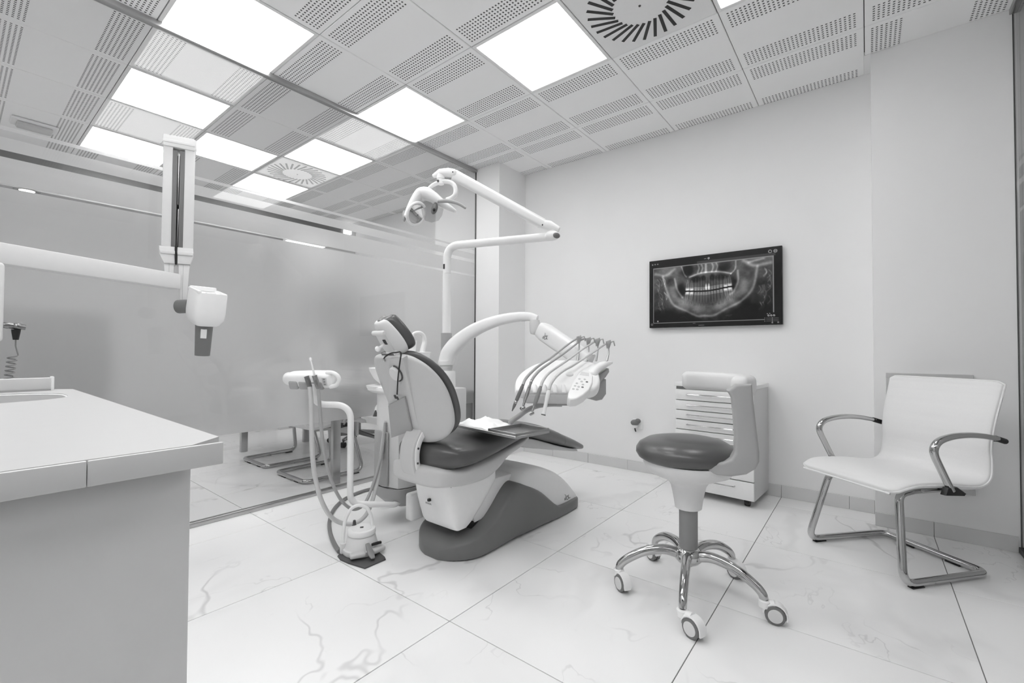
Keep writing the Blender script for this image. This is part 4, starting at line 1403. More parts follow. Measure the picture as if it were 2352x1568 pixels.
# head rest
HP = V((cx + 0.014, 1.225, 1.052))
HK = 0.82
hu = V((0, -0.56, 0.83)).normalized()
hn = V((0, -hu.z, hu.y))
ht = smooth_tab([(-0.088, 0.05), (-0.078, 0.085), (-0.05, 0.103), (-0.01, 0.105), (0.04, 0.092), (0.085, 0.070), (0.112, 0.050), (0.122, 0.028)], 4)
hs, hc = [], []
for k, (tt, hw) in enumerate(ht):
    f = k / (len(ht) - 1)
    endf = math.sqrt(max(1 - (1 - min(f / 0.2, (1 - f) / 0.2, 1)) ** 2, 0.06))
    c = HP + hu * (tt * HK)
    hw *= HK
    a_, b_ = [], []
    for i in range(36):
        a = 2 * math.pi * i / 36
        s, q = spow(math.cos(a), 0.75), spow(math.sin(a), 0.8)
        bend = -0.022 * s * s
        a_.append(c + X1 * (hw * s) + hn * (0.012 * endf * q + 0.020 + bend))
        b_.append(c + X1 * ((hw + 0.004) * s) + hn * (0.029 * endf * q - 0.020 + bend))
    hs.append(a_)
    hc.append(b_)
hsh = part('headrest_shell', loft(hs), M['plastic_warm'], t, 50)
part('headrest_cushion', loft(hc), M['upholstery'], t, 60)
hb = HP + hn * 0.038
part('headrest_hinge', [prism([hb + X1 * x + hu * y for x, y in ((-0.037, 0.060), (0.022, 0.062), (0.034, -0.05), (0.016, -0.085), (-0.016, -0.085), (-0.040, -0.016))], hn * -0.025, 0.007),
                        tube([hb + X1 * -0.030 + hu * 0.058 + hn * 0.004, hb + X1 * 0.036 + hu * 0.058 + hn * 0.004], 0.011, 12, round_ends=True)], M['plastic_warm'], hsh)
part('headrest_knob', [ball(hb + X1 * -0.004 + hn * 0.040 + hu * 0.0, X1, hu, hn, 0.013, 0.013, 0.011), tube([hb, hb + hn * 0.036 + X1 * -0.003], 0.006, 8)], M['plastic'], hsh)
part('small_label', obox(hb + X1 * 0.01 + hu * 0.01 + hn * 0.001, X1, hu, hn, 0.009, 0.012, 0.002), M['ink'], hsh)
part('headrest_post', [tube([HP + hn * 0.030 - hu * 0.062, BP + bu * 0.40 + bn * 0.012], 0.03, 16, up=X1, flat=(1.0, 0.35), e=5), tube([HP + hn * 0.030 - hu * 0.055 + X1 * -0.024, HP + hn * 0.030 - hu * 0.055 + X1 * 0.040], 0.014, 12)], M['plastic_soft'], t)
part('post_bracket', obox(BP + bu * 0.436 + bn * 0.03, X1, bn, bu, 0.045, 0.008, 0.014, 0.003), M['steel_dark'], t)

# bib chain hung round the top of the back
g = BP + bn * 0.064
bk = lambda px, py, o=0.0: onpl(px, py, g + bn * o, bn)
t = thing('bib_clip_cord', 'black bib clip cord hanging down the back of the dental chair', 'cord', bk(913, 910))
part('cord', tube(catmull([bk(881, 824, -0.01), bk(886, 818, 0.0), bk(898, 811, -0.01), bk(912, 809, -0.01), bk(919, 808, 0.0), bk(921, 814, 0.004), bk(918, 835, 0.008), bk(914, 870, 0.012), bk(912, 905, 0.008)], 5), 0.0032, 8), M['black'], t, 60)
part('clip', [obox(bk(908, 911, 0.006), X1, bn, bu, 0.006, 0.003, 0.009, 0.001), obox(bk(913, 914, 0.006), X1, bn, bu, 0.004, 0.003, 0.008, 0.001)], M['charcoal'], t)
part('clip', obox(bk(881, 826, -0.006), X1, bn, bu, 0.005, 0.003, 0.010, 0.001), M['steel'], t)

# ================================================================== DENTAL UNIT (column, cuspidor)
UX = -2.15
cb = at(1025, 840, X=UX)
t = thing('dental_unit', 'white dental unit column with spittoon bowl, standing left of the chair', 'dental unit', (UX, 1.85, 0))
body_poly = lambda z: [(-2.335, 1.66, z), (-2.27, 1.585, z), (-2.20, 1.575, z), (-2.085, 1.60, z), (-2.06, 1.66, z), (-2.06, 2.12, z), (-2.335, 2.12, z)]
part('body', prism(body_poly(0.215), (0, 0, 0.545), 0.008), M['plastic_warm'], t)
part('front_panel', obox((-2.205, 1.572, 0.38), V((1, 0.02, 0)).normalized(), Y1, Z1, 0.06, 0.006, 0.155, 0.003), M['plastic_mid'], t)
part('panel_plate', obox((-2.165, 1.564, 0.50), X1, Y1, Z1, 0.013, 0.004, 0.028, 0.002), M['plastic_dim'], t)
part('skirt', loft([ring((-2.20, 1.86, z), X1, Y1, a, b, 6, 32) for z, a, b in ((0.212, 0.145, 0.285), (0.15, 0.135, 0.27), (0.10, 0.10, 0.22), (0.095, 0.08, 0.2))]), M['plastic_mid'], t)
part('connecting_beam', box((-2.06, 1.85, 0.10), (-1.84, 2.02, 0.19), 0.01), M['plastic_mid'], t)
col = [ring((cb.x, cb.y, z), X1, Y1, a, a, 4, 32) for z, a in ((0.20, 0.085), (0.40, 0.075), (0.47, 0.062), (0.60, 0.054), (0.862, 0.050), (0.87, 0.046))]
part('column', loft(col), M['plastic'], t, 50)
part('column_foot', prism([(cb.x + 0.02, cb.y, 0.52), (cb.x + 0.02, cb.y + 0.10, 0.44), (cb.x + 0.02, cb.y + 0.17, 0.40), (cb.x + 0.02, cb.y + 0.17, 0.28), (cb.x + 0.02, cb.y, 0.28)], (-0.10, 0, 0), 0.012), M['plastic'], t)
part('swivel_neck', lathe([(0.0001, 0.868), (0.038, 0.868), (0.038, 0.882), (0.041, 0.884), (0.041, 0.905), (0.0001, 0.905)], (cb.x, cb.y, 0), n=28), M['plastic_grey'], t)
bw = V((-2.28, 1.69, 0))
part('cuspidor_shelf', loft([ring((-2.24, 1.80, z), X1, Y1, a, b, 5, 36) for z, a, b in ((0.75, 0.12, 0.22), (0.765, 0.135, 0.245), (0.785, 0.135, 0.245), (0.79, 0.13, 0.24))]), M['plastic'], t, 45)
part('spittoon_bowl', [lathe([(0.02, 0.790), (0.06, 0.795), (0.10, 0.83), (0.125, 0.875), (0.13, 0.895), (0.124, 0.896), (0.116, 0.872), (0.09, 0.835), (0.05, 0.812), (0.0001, 0.808)], bw, n=36),
                       lathe([(0.05, 0.765), (0.14, 0.775), (0.145, 0.79), (0.06, 0.795)], bw, n=32)], M['plastic'], t, 50)
fc_ = at(960, 808, X=-2.24)
part('cup_platform', loft([ring((fc_.x, fc_.y, z), X1, Y1, a, b, 4, 28) for z, a, b in ((0.79, 0.05, 0.085), (fc_.z - 0.02, 0.046, 0.078), (fc_.z - 0.002, 0.05, 0.085), (fc_.z, 0.046, 0.08))]), M['plastic'], t, 45)
fp = [at(*q, X=-2.24) for q in ((969, 812), (972, 798), (975, 785), (973, 772), (966, 765), (957, 764), (950, 767), (948, 772))]
part('cup_filler', tube(catmull(fp, 5), [0.017, 0.016, 0.014, 0.0125, 0.011, 0.010], 14, flat=(1.0, 1.0)), M['plastic'], t, 60)
hm = at(880, 945, X=-2.30)
part('hose_manifold', [ball(hm + V((0.0, 0, 0.01)), X1, Y1, Z1, 0.05, 0.045, 0.05, e=2.6), tube([hm + V((0.02, -0.01, -0.01)), hm + V((0.03, -0.01, -0.06))], 0.02, 14), obox(hm + V((0.06, 0.0, 0.0)), X1, Y1, Z1, 0.04, 0.03, 0.02, 0.006)], M['plastic'], t, 50)
part('manifold_tip', lathe([(0.004, 0.0), (0.017, -0.035), (0.0001, -0.036)], at(863, 942, X=-2.31), Z1, 14), M['charcoal'], t)
pc = at(953, 800, X=-2.25)
t = thing('cup', 'white plastic cup under the water filler, behind the headrest', 'cup', (pc.x, pc.y, fc_.z))
part('cup_wall', lathe([(0.0001, fc_.z + 0.001), (0.026, fc_.z + 0.001), (0.034, fc_.z + 0.07), (0.035, fc_.z + 0.072), (0.033, fc_.z + 0.070), (0.025, fc_.z + 0.004), (0.0001, fc_.z + 0.004)], (pc.x - 0.01, pc.y - 0.02, 0), n=28), M['plastic'], t)

# ================================================================== OPERATING LAMP
t = thing('operating_lamp', 'white operating lamp on a jointed pole above the dental chair', 'lamp', (cb.x, cb.y, 0.90))
zs0, zs1, zj = at(1025, 805, X=UX).z, at(1025, 765, X=UX).z, at(1025, 628, X=UX).z
part('sleeve', lathe([(0.0001, zs0 - 0.07), (0.036, zs0 - 0.07), (0.036, zs1), (0.030, zs1 + 0.001), (0.0001, zs1 + 0.001)], (cb.x, cb.y, 0), n=28), M['plastic_mid'], t)
part('lower_pole', lathe([(0.0001, zs1 - 0.02), (0.0275, zs1 - 0.02), (0.0275, zj), (0.0001, zj)], (cb.x, cb.y, 0), n=24), M['plastic'], t)
ZA = 1.685
e1 = at(1266, 543, Z=ZA)
up_path = fillet([(cb.x, cb.y, zj + 0.0015), (cb.x, cb.y, ZA), (e1.x, e1.y, ZA)], 0.16, 10)
part('bent_pole', tube(up_path, 0.0255, 18), M['plastic'], t, 60)
tg = at(1021.5, 612, X=cb.x + 0.005)
part('pole_tag', obox((cb.x + 0.0, cb.y - 0.026, at(1021, 612, X=UX).z), X1, Y1, Z1, 0.006, 0.002, 0.016), M['black'], t)
k1 = at(1268, 541, Z=ZA)
ND = V((-k1.x, -k1.y, -0.2)).normalized()
part('elbow_joint', [ball(k1, EX, EY, Z1, 0.043, 0.034, 0.030, e=2.4), lathe([(0.020, 0.02), (0.020, 0.056), (0.024, 0.06)], k1, Z1, 20)], M['plastic'], t, 60)
part('joint_cap', ball(k1 + EX * 0.024 - EY * 0.020 - Z1 * 0.004, (EX * 0.8 + EY * 0.6), (EX * -0.6 + EY * 0.8), Z1, 0.026, 0.014, 0.017), M['dark_grey'], t)
Ds = (k1 - CAM_C).dot(CAM_D)
k2 = at(1266, 519, D=Ds)
a0, a1 = at(1248, 516, D=Ds - 0.005), at(1040, 402, D=Ds - 0.16)
part('upper_joint', [tube([at(1240, 514, D=Ds), at(1262, 519, D=Ds), at(1281, 526, D=Ds)], [0.026, 0.030, 0.018], 16, up=Z1, flat=(1.0, 1.0), e=2.6, round_ends=True)], M['plastic'], t, 60)
sarm = part('spring_arm', tube([a0, a1], [0.026, 0.027], 20, up=Z1, flat=(1.0, 0.85), e=3.5), M['plastic'], t, 50)
dd = (a1 - a0).normalized()
nn_ = (Z1 - dd * dd.z).normalized()
part('arm_ridge', tube([a0 + nn_ * 0.02 + dd * 0.005, a1 + nn_ * 0.021 - dd * 0.005], 0.014, 14, up=nn_, flat=(1.0, 1.15), e=3), M['plastic_soft'], sarm, 60)
part('pivot_pin', [lathe([(0.0001, 0.002), (0.004, 0.002), (0.004, -0.01)], at(1246, 516, D=Ds - 0.035), -EY, 10), lathe([(0.0001, 0.002), (0.004, 0.002), (0.004, -0.01)], at(1040, 395, D=Ds - 0.19), -EY, 10)], M['charcoal'], sarm)
DL = Ds - 0.165
part('head_joint', [tube([at(997, 404, D=DL + 0.01), at(1012, 397, D=DL), at(1030, 396, D=DL), at(1042, 398, D=DL)], [0.013, 0.024, 0.027, 0.026], 18, up=Z1, flat=(0.85, 1.0), e=2.5, round_ends=True),
                    lathe([(0.022, 0.03), (0.022, 0.0), (0.019, -0.001), (0.019, -0.03)], at(1012, 411, D=DL), Z1, 20)], M['plastic'], t, 60)
part('joint_lock', lathe([(0.0001, 0.003), (0.006, 0.003), (0.007, -0.004)], at(1006, 415, D=DL - 0.02), -EY, 14), M['charcoal'], t)
yk = [at(*q, D=DL + o) for q, o in (((984, 434), 0.03), ((992, 427), 0.01), ((1003, 421), 0.0), ((1018, 417), 0.0), ((1033, 418), 0.0), ((1043, 425), 0.0), ((1047, 437), 0.0), ((1045, 448), 0.0), ((1037, 455), 0.01), ((1027, 458), 0.02))]
part('yoke', tube(catmull(yk, 5), [0.010, 0.012, 0.0135, 0.015, 0.015, 0.012], 14, up=EY, flat=(1.35, 0.85)), M['plastic'], t, 60)
Z9 = lambda zx, zy: (900 + zx * 0.08929, 400 + zy * 0.08929)

def zl(zx, zy, off=0.0):
    return at(*Z9(zx, zy), D=DL + off)
sp_ = [(zl(395, 1080, -0.02), 0.016), (zl(470, 900, -0.02), 0.018), (zl(600, 690, -0.01), 0.024), (zl(740, 535, 0), 0.031), (zl(900, 510, 0.0), 0.032), (zl(1060, 590, 0.0), 0.030), (zl(1200, 690, 0.0), 0.026), (zl(1360, 790, 0.0), 0.018), (zl(1520, 880, -0.01), 0.0135), (zl(1625, 945, -0.01), 0.009)]
head = part('lamp_head', tube(catmull([p for p, _ in sp_], 5), [r for _, r in sp_], 22, up=EY, flat=(1.9, 1.0), e=2.3, round_ends=True), M['plastic'], t, 60)
rc = zl(600, 1000, -0.015)
ax_ = (EX * 0.62 - EY * 0.60 - Z1 * 0.5).normalized()
dish = part('reflector', lathe([(0.0001, -0.028), (0.020, -0.025), (0.036, -0.014), (0.047, 0.004), (0.052, 0.016)], rc, ax_, 14), M['mirror'], head, 0)
part('reflector_rim', tube([rc + ax_ * 0.014 + p for p in [q - rc for q in ring(rc, ax_.cross(Z1).normalized(), ax_.cross(ax_.cross(Z1).normalized()), 0.055, 0.062, 2, 32)]], 0.0085, 10, closed=True), M['plastic'], head, 60)
part('reflector_back', lathe([(0.0001, -0.036), (0.03, -0.032), (0.048, -0.015), (0.058, 0.012)], rc, ax_, 28), M['plastic_warm'], head, 60)
part('bulb_clip', [tube([rc + ax_ * 0.0 - Z1 * 0.012, rc + ax_ * 0.03], 0.004, 8), lathe([(0.0001, 0.016), (0.009, 0.014), (0.009, -0.01), (0.0001, -0.01)], rc, ax_, 12)], M['chrome'], head)
part('rear_knob', ball(zl(318, 1075, -0.01), EX, EY, Z1, 0.010, 0.014, 0.032), M['plastic_mid'], head)
shp = [zl(690, 720, 0.0), zl(850, 670, 0.0), zl(1000, 715, 0.0), zl(1180, 830, 0.0), zl(1330, 890, 0.0), zl(1290, 1060, -0.03), zl(1200, 1190, -0.05), zl(1020, 1240, -0.06), zl(860, 1190, -0.06), zl(790, 1080, -0.05), zl(760, 900, -0.03)]
part('splash_shield', prism(shp, EY * 0.003), M['shield'], head, 30)
part('sensor_pod', ball(zl(1095, 880, -0.03), (EX * 0.9 - Z1 * 0.25).normalized(), EY, (Z1 * 0.9 + EX * 0.25).normalized(), 0.018, 0.014, 0.033), M['dark_grey'], head)
part('sensor_eye', ball(zl(1085, 915, -0.05), EX, EY, Z1, 0.008, 0.006, 0.009), M['black'], head)
hb_ = [zl(1190, 705, -0.03), zl(1300, 690, -0.06), zl(1450, 690, -0.075), zl(1600, 720, -0.08), zl(1760, 780, -0.08), zl(1885, 865, -0.08)]
part('handle_bar', tube(catmull(hb_, 5), [0.008, 0.0105, 0.0105, 0.0095, 0.0085, 0.007], 14, round_ends=True), M['plastic_mid'], head, 60)

# ================================================================== DELIVERY UNIT (instrument head on its arms)
ap = [((1024, 834), 2.92, 0.050), ((1024, 824), 2.92, 0.052), ((1035, 804), 2.91, 0.051), ((1058, 780), 2.895, 0.047), ((1095, 755), 2.865, 0.041), ((1140, 737), 2.83, 0.035), ((1185, 728), 2.79, 0.030), ((1215, 727), 2.76, 0.027), ((1234, 732), 2.74, 0.022)]
apts = [at(*q, D=d) for q, d, _ in ap]
apts[0] = V((cb.x, cb.y, apts[0].z))
apts[1] = V((cb.x + 0.006, cb.y + 0.004, apts[1].z))
t = thing('delivery_unit', 'white instrument console on a curved arm reaching over the chair', 'instrument console', (cb.x, cb.y, 0.905))
part('pivot_collar', lathe([(0.0001, 0.906), (0.046, 0.906), (0.053, 0.918), (0.053, 0.935), (0.0001, 0.935)], (cb.x, cb.y, 0), n=30), M['plastic'], t)
arch = part('curved_arm', tube(catmull(apts, 6), [r for _, _, r in ap], 24, up=Z1.cross(V((0.9, 0.4, 0))).normalized(), flat=(0.9, 1.0), e=2.6), M['plastic'], t, 60)
part('under_groove', tube([p - Z1 * (0.030 - 0.006 * i / 5) for i, p in enumerate(catmull(apts[3:8], 3))], 0.012, 10, up=Z1, flat=(0.9, 1.2)), M['plastic_mid'], arch, 60)
e2 = at(1228, 748, D=2.735)
part('arm_elbow', lathe([(0.0001, -0.055), (0.024, -0.05), (0.030, -0.035), (0.032, 0.015), (0.030, 0.035), (0.0001, 0.04)], e2, Z1, 24), M['plastic_warm'], t, 50)
l0, l1 = at(1243, 757, D=2.72), at(1352, 832, D=2.50)
ld = (l1 - l0).normalized()
ln_ = (Z1 - ld * ld.z).normalized()
lower = part('lower_arm', tube([l0 - ld * 0.004, l0 + (l1 - l0) * 0.1, l1], [0.047, 0.054, 0.052], 24, up=Z1, flat=(1.0, 0.82), e=4), M['plastic'], t, 50)
ls = ld.cross(ln_)
if ls.dot(CAM_C - l0) < 0:
    ls = -ls
lc = l0 + ld * 0.080 + ls * 0.0445 - ln_ * 0.006
part('script_logo', script_logo(lc, ld, ln_, 0.00013, 0.00013, 0.0, 0.0014), M['dark_grey'], lower, 60)
# head
HC = at(1275, 872, D=2.36)
sv = (EY * 0.88 + Z1 * 0.475).normalized()
sw = (Z1 * 0.88 - EY * 0.475).normalized()
def hr(x, hl, hh, dv=0.0, dw=0.0, e=4.0):
    return ring(HC + EX * x + sv * dv + sw * dw, sv, sw, hl, hh, e, 36)
rows = [(-0.212, 0.030, 0.014, -0.105), (-0.205, 0.052, 0.026, -0.088), (-0.185, 0.078, 0.033, -0.062), (-0.15, 0.104, 0.037, -0.035), (-0.10, 0.130, 0.039, -0.010), (-0.03, 0.150, 0.040, 0.008), (0.02, 0.155, 0.040, 0.012), (0.10, 0.155, 0.040, 0.013), (0.17, 0.150, 0.039, 0.016), (0.205, 0.13, 0.036, 0.026), (0.225, 0.10, 0.028, 0.045), (0.232, 0.07, 0.018, 0.06)]
console = part('console', loft([hr(x, hl, hh, dv) for x, hl, hh, dv in smooth_tab(rows, 3)]), M['plastic'], t, 60)
ar = [(-0.17, 0.03, 0.018), (-0.15, 0.040, 0.024), (0.0, 0.044, 0.026), (0.08, 0.044, 0.026), (0.10, 0.03, 0.018)]
part('apron', loft([ring(HC + EX * x - EY * 0.10 - Z1 * 0.086, EY, Z1, a, b, 5, 28) for x, a, b in ar]), M['plastic_grey'], console)
PN = HC + sw * 0.046
def hp_(px, py, off=0.0):
    return onpl(px, py, PN + sw * off, sw)
pl = part('control_panel', prism([hp_(*q) for q in [(1303, 912), (1305, 900), (1316, 876), (1327, 858), (1340, 848), (1354, 851), (1362, 862), (1361, 878), (1353, 894), (1340, 906), (1325, 914), (1310, 916)]], sw * -0.05, 0.008, 3), M['plastic'], console, 50)
part('display', prism([hp_(*q, 0.0012) for q in [(1336, 853), (1353, 856), (1353, 863), (1331, 860)]], sw * -0.003, 0.0005), M['plastic_warm'], pl)
for q in ((1331, 870), (1343, 871), (1336, 876), (1348, 877), (1325, 880), (1339, 883), (1321, 886), (1329, 888), (1338, 889), (1317, 893), (1326, 894)):
    part('button', lathe([(0.0001, 0.0022), (0.0055, 0.002), (0.0065, 0.0)], hp_(*q), sw, 12), M['plastic_grey'] if q not in ((1348, 877), (1338, 889)) else M['dark_grey'], pl)
part('round_knob', ball(hp_(1308, 859, -0.003), EX, sv, sw, 0.020, 0.017, 0.012), M['plastic'], console)
for k, px in enumerate((1204, 1222, 1244, 1268, 1288)):
    p = hp_(px + 6, 886, -0.004)
    part('holder', tube([p + sv * 0.012 - sw * 0.004, p - sv * 0.015 - sw * 0.002, p - sv * 0.035 - sw * 0.014], [0.010, 0.012, 0.011], 14, up=sw, flat=(0.6, 1.0), round_ends=True), M['plastic'], console, 60)
wing = [at(*q, D=d) for q, d in (((1352, 866), 2.38), ((1366, 849), 2.42), ((1384, 838), 2.46), ((1402, 833), 2.50))]
part('side_handle', tube(catmull(wing, 5), [0.036, 0.030, 0.024, 0.010], 18, up=EY, flat=(1.6, 0.8), e=2.6, round_ends=True), M['plastic'], t, 60)
part('handle_grip', prism([at(*q, D=2.44) for q in [(1372, 862), (1399, 846), (1400, 854), (1392, 866), (1372, 884), (1364, 880)]], EY * 0.10, 0.008), M['plastic_mid'], t)
part('rear_bracket', prism([at(*q, D=2.47) for q in [(1340, 880), (1372, 872), (1393, 871), (1393, 905), (1384, 918), (1370, 921), (1345, 914), (1325, 910)]], EY * 0.12, 0.012), M['plastic_mid'], t)
part('foot_knob', [lathe([(0.0001, -0.02), (0.008, -0.02), (0.009, -0.006), (0.006, 0.012)], at(1322, 918, D=2.28), Z1, 10), lathe([(0.0001, -0.012), (0.006, -0.012), (0.006, 0.004)], at(1218, 907, D=2.26), Z1, 10)], M['charcoal'], t)
# whip arms for the hoses
tips = [(1330, 775), (1352, 779), (1373, 781), (1398, 786)]
WD = 2.50
for k, q in enumerate(tips):
    p = at(*q, D=WD)
    b = at(q[0] - 4, 829, D=WD - 0.02)
    w = part('whip_arm', tube(catmull([b, p - Z1 * 0.06, p - Z1 * 0.02, p + Z1 * 0.005 + EX * 0.005], 4), [0.006, 0.004, 0.0035], 8), M['steel'], t, 60)
    part('whip_clamp', [prism([at(q[0] + dx, q[1] + dy, D=WD - 0.012) for dx, dy in ((-6, -2), (5, -6), (6, 2), (2, 14), (-4, 14))], EY * 0.012, 0.002), tube([p + EX * 0.01, p + EX * 0.028 + Z1 * 0.006, p + EX * 0.034 - Z1 * 0.02], 0.004, 8)], M['steel'], w)
# tray arm and tray
bl = at(1293, 921, D=2.40)
part('tray_bracket', obox(bl, EX, EY, Z1, 0.036, 0.022, 0.022, 0.006), M['plastic_mid'], t)
ZTR = 0.622
tj = at(1172, 977, Z=ZTR)
ta = [at(1290, 928, D=2.40), at(1262, 928, D=2.39), at(1235, 932, D=2.37), at(1210, 942, D=2.34), at(1192, 955, D=2.32)]
ta = ta + [V((tj.x + 0.006, tj.y + 0.006, at(1180, 964, D=2.31).z)), V((tj.x, tj.y, ZTR + 0.012))]
part('tray_arm', tube(catmull(ta, 5), 0.0135, 14), M['plastic_mid'], t, 60)
tu = V((0.992, -0.128, 0))
tv = V((0.128, 0.992, 0))
tc_ = V((-1.428, 1.695, ZTR)) 
TL, TWd = 0.238, 0.112
def tb(u0, v0, u1, v1, z0, z1, bev=0.001):
    c = tc_ + tu * ((u0 + u1) / 2) + tv * ((v0 + v1) / 2)
    return obox((c.x, c.y, (z0 + z1) / 2), tu, tv, Z1, abs(u1 - u0) / 2, abs(v1 - v0) / 2, (z1 - z0) / 2, bev, 1)
def rimbox(u0, v0, u1, v1, z0, zr, w=0.004):
    return [tb(u0, v0, u1, v1, z0, z0 + 0.002), tb(u0, v0, u0 + w, v1, z0, zr), tb(u1 - w, v0, u1, v1, z0, zr), tb(u0, v0, u1, v0 + w, z0, zr), tb(u0, v1 - w, u1, v1, z0, zr)]
tray = part('tray', rimbox(-TL, -TWd, TL, TWd, ZTR - 0.006, ZTR + 0.006), M['steel'], t)
part('tray_liner', [tb(-TL + 0.004, -TWd + 0.004, TL - 0.004, TWd - 0.004, ZTR - 0.003, ZTR + 0.001)], M['plastic_grey'], tray)
part('tray_insert', rimbox(0.05, -TWd + 0.002, TL - 0.002, TWd - 0.002, ZTR + 0.001, ZTR + 0.018, 0.006), M['aluminium'], tray)
# napkin on the tray
rngc = random.Random(3)
gu, gv = 26, 16
def cloth_z(a, b):
    e = min(a, 1 - a, b, 1 - b)
    return 0.004 + min(e * 6, 1) * (0.014 + 0.012 * math.sin(a * 7 + b * 3) * math.sin(b * 5 + 1) + 0.010 * math.exp(-((a - 0.45 - 0.2 * b) / 0.12) ** 2) + 0.006 * math.sin(13 * a - 9 * b) + 0.003 * math.sin(31 * a + 17 * b))
bm = bmesh.new()
gr = []
for lay in (1, 0):
    g2 = []
    for i in range(gu + 1):
        rw = []
        for j in range(gv + 1):
            a, b = i / gu, j / gv
            u = -0.225 + 0.255 * a + 0.008 * math.sin(b * 9)
            v_ = -0.085 + 0.17 * b + 0.010 * math.sin(a * 11)
            z = ZTR + 0.0015 + (max(cloth_z(a, b), 0.0015) if lay else 0.0)
            p = tc_ + tu * u + tv * v_
            rw.append(bm.verts.new((p.x, p.y, z)))
        g2.append(rw)
    gr.append(g2)
for i in range(gu):
    for j in range(gv):
        for L_ in (0, 1):
            f = (gr[L_][i][j], gr[L_][i + 1][j], gr[L_][i + 1][j + 1], gr[L_][i][j + 1])
            bm.faces.new(f if L_ == 0 else f[::-1])
for i in range(gu):
    for j in (0, gv):
        bm.faces.new((gr[0][i][j], gr[0][i + 1][j], gr[1][i + 1][j], gr[1][i][j]))
for j in range(gv):
    for i in (0, gu):
        bm.faces.new((gr[0][i][j], gr[0][i][j + 1], gr[1][i][j + 1], gr[1][i][j]))
bmesh.ops.recalc_face_normals(bm, faces=bm.faces)
single('napkin', bm, M['cloth'], (tc_.x - 0.1, tc_.y, ZTR), 'white crumpled napkin lying on the instrument tray', 'napkin', angle=60)

# handpieces with their hoses
def handpiece(label, q_top, q_tip, d_top, d_tip, hose_px, mats, style):
    a, b = at(*q_top, D=d_top), at(*q_tip, D=d_tip)
    d = (b - a).normalized()
    L = (b - a).length
    t = thing('dental_handpiece', label, 'dental instrument', a, group='handpieces on the console')
    if style == 'curette':
        part('grip', lathe([(0.006, 0), (0.0085, 0.01), (0.009, L * 0.55), (0.007, L * 0.62)], a, d, 18), M[mats[0]], t)
        part('collar', lathe([(0.007, L * 0.61), (0.0085, L * 0.63), (0.008, L * 0.70), (0.007, L * 0.71)], a, d, 18), M['chrome'], t)
        part('nozzle', lathe([(0.0075, L * 0.71), (0.007, L * 0.80), (0.002, L), (0.0001, L)], a, d, 16), M['dark_grey'], t)
    elif style == 'turbine':
        part('grip', lathe([(0.0055, 0), (0.0075, 0.008), (0.006, 0.02), (0.0085, 0.035), (0.0085, L * 0.5), (0.0065, L * 0.72), (0.0055, L * 0.92), (0.0001, L * 0.93)], a, d, 18), M[mats[0]], t)
        e = (d * 0.2 - EY * 0.5 + EX * -0.5).normalized()
        part('head', lathe([(0.0001, -0.012), (0.0085, -0.011), (0.009, 0.006), (0.007, 0.011), (0.0001, 0.012)], b, e, 18), M['chrome'], t)
    elif style == 'angle':
        part('grip', lathe([(0.006, 0), (0.009, 0.012), (0.0095, L * 0.3), (0.0105, L * 0.33), (0.010, L * 0.55), (0.0065, L * 0.72)], a, d, 18), M[mats[0]], t)
        part('neck', lathe([(0.0065, L * 0.71), (0.006, L * 0.9), (0.005, L * 0.95), (0.0001, L * 0.96)], a, d, 16), M['chrome'], t)
        part('head', lathe([(0.0001, -0.010), (0.008, -0.010), (0.008, 0.009), (0.0001, 0.010)], b, (d * 0.3 + EX * -0.6 - EY * 0.4).normalized(), 16), M['chrome'], t)
    else:
        part('grip', lathe([(0.006, 0), (0.0105, 0.01), (0.0105, L * 0.3), (0.0085, L * 0.5), (0.010, L * 0.95), (0.0105, L), (0.0001, L)], a, d, 18), M[mats[0]], t)
        part('end_ring', lathe([(0.0107, L - 0.004), (0.0107, L + 0.001), (0.0001, L + 0.001)], a, d, 18), M['steel_dark'], t)
    hp = catmull([a] + [at(x, y, D=dd_) for x, y, dd_ in hose_px], 6)
    part('hose', tube(hp, [0.0075, 0.0072, 0.006, 0.0052, 0.005], 10), M[mats[1]], t, 60)

handpiece('dark grey pointed handpiece, leftmost hanging on the console', (1201, 884), (1176, 944), 2.09, 2.07,
          [(1207, 870, 2.11), (1222, 853, 2.15), (1240, 838, 2.21), (1262, 824, 2.3), (1285, 806, 2.4), (1310, 787, 2.48), (1330, 774, 2.5)], ('dark_grey', 'hose_mid'), 'curette')
handpiece('slim silver turbine handpiece with a round head, second from the left on the console', (1221, 874), (1200, 937), 2.09, 2.07,
          [(1227, 864, 2.11), (1240, 850, 2.16), (1262, 834, 2.23), (1290, 815, 2.34), (1318, 794, 2.47), (1336, 780, 2.5), (1352, 778, 2.5)], ('chrome', 'hose_mid'), 'turbine')
handpiece('grey contra-angle handpiece with a silver neck, third from the left on the console', (1242, 888), (1221, 949), 2.09, 2.07,
          [(1247, 874, 2.11), (1259, 858, 2.15), (1278, 844, 2.22), (1302, 828, 2.33), (1335, 804, 2.43), (1360, 788, 2.5), (1373, 780, 2.5)], ('plastic_dim', 'hose_light'), 'angle')
handpiece('white straight syringe handle, rightmost hanging on the console', (1261, 895), (1248, 953), 2.09, 2.07,
          [(1266, 880, 2.11), (1278, 864, 2.16), (1296, 850, 2.22), (1318, 838, 2.32), (1352, 816, 2.42), (1380, 797, 2.5), (1398, 785, 2.5)], ('plastic_soft', 'hose_light'), 'syringe')

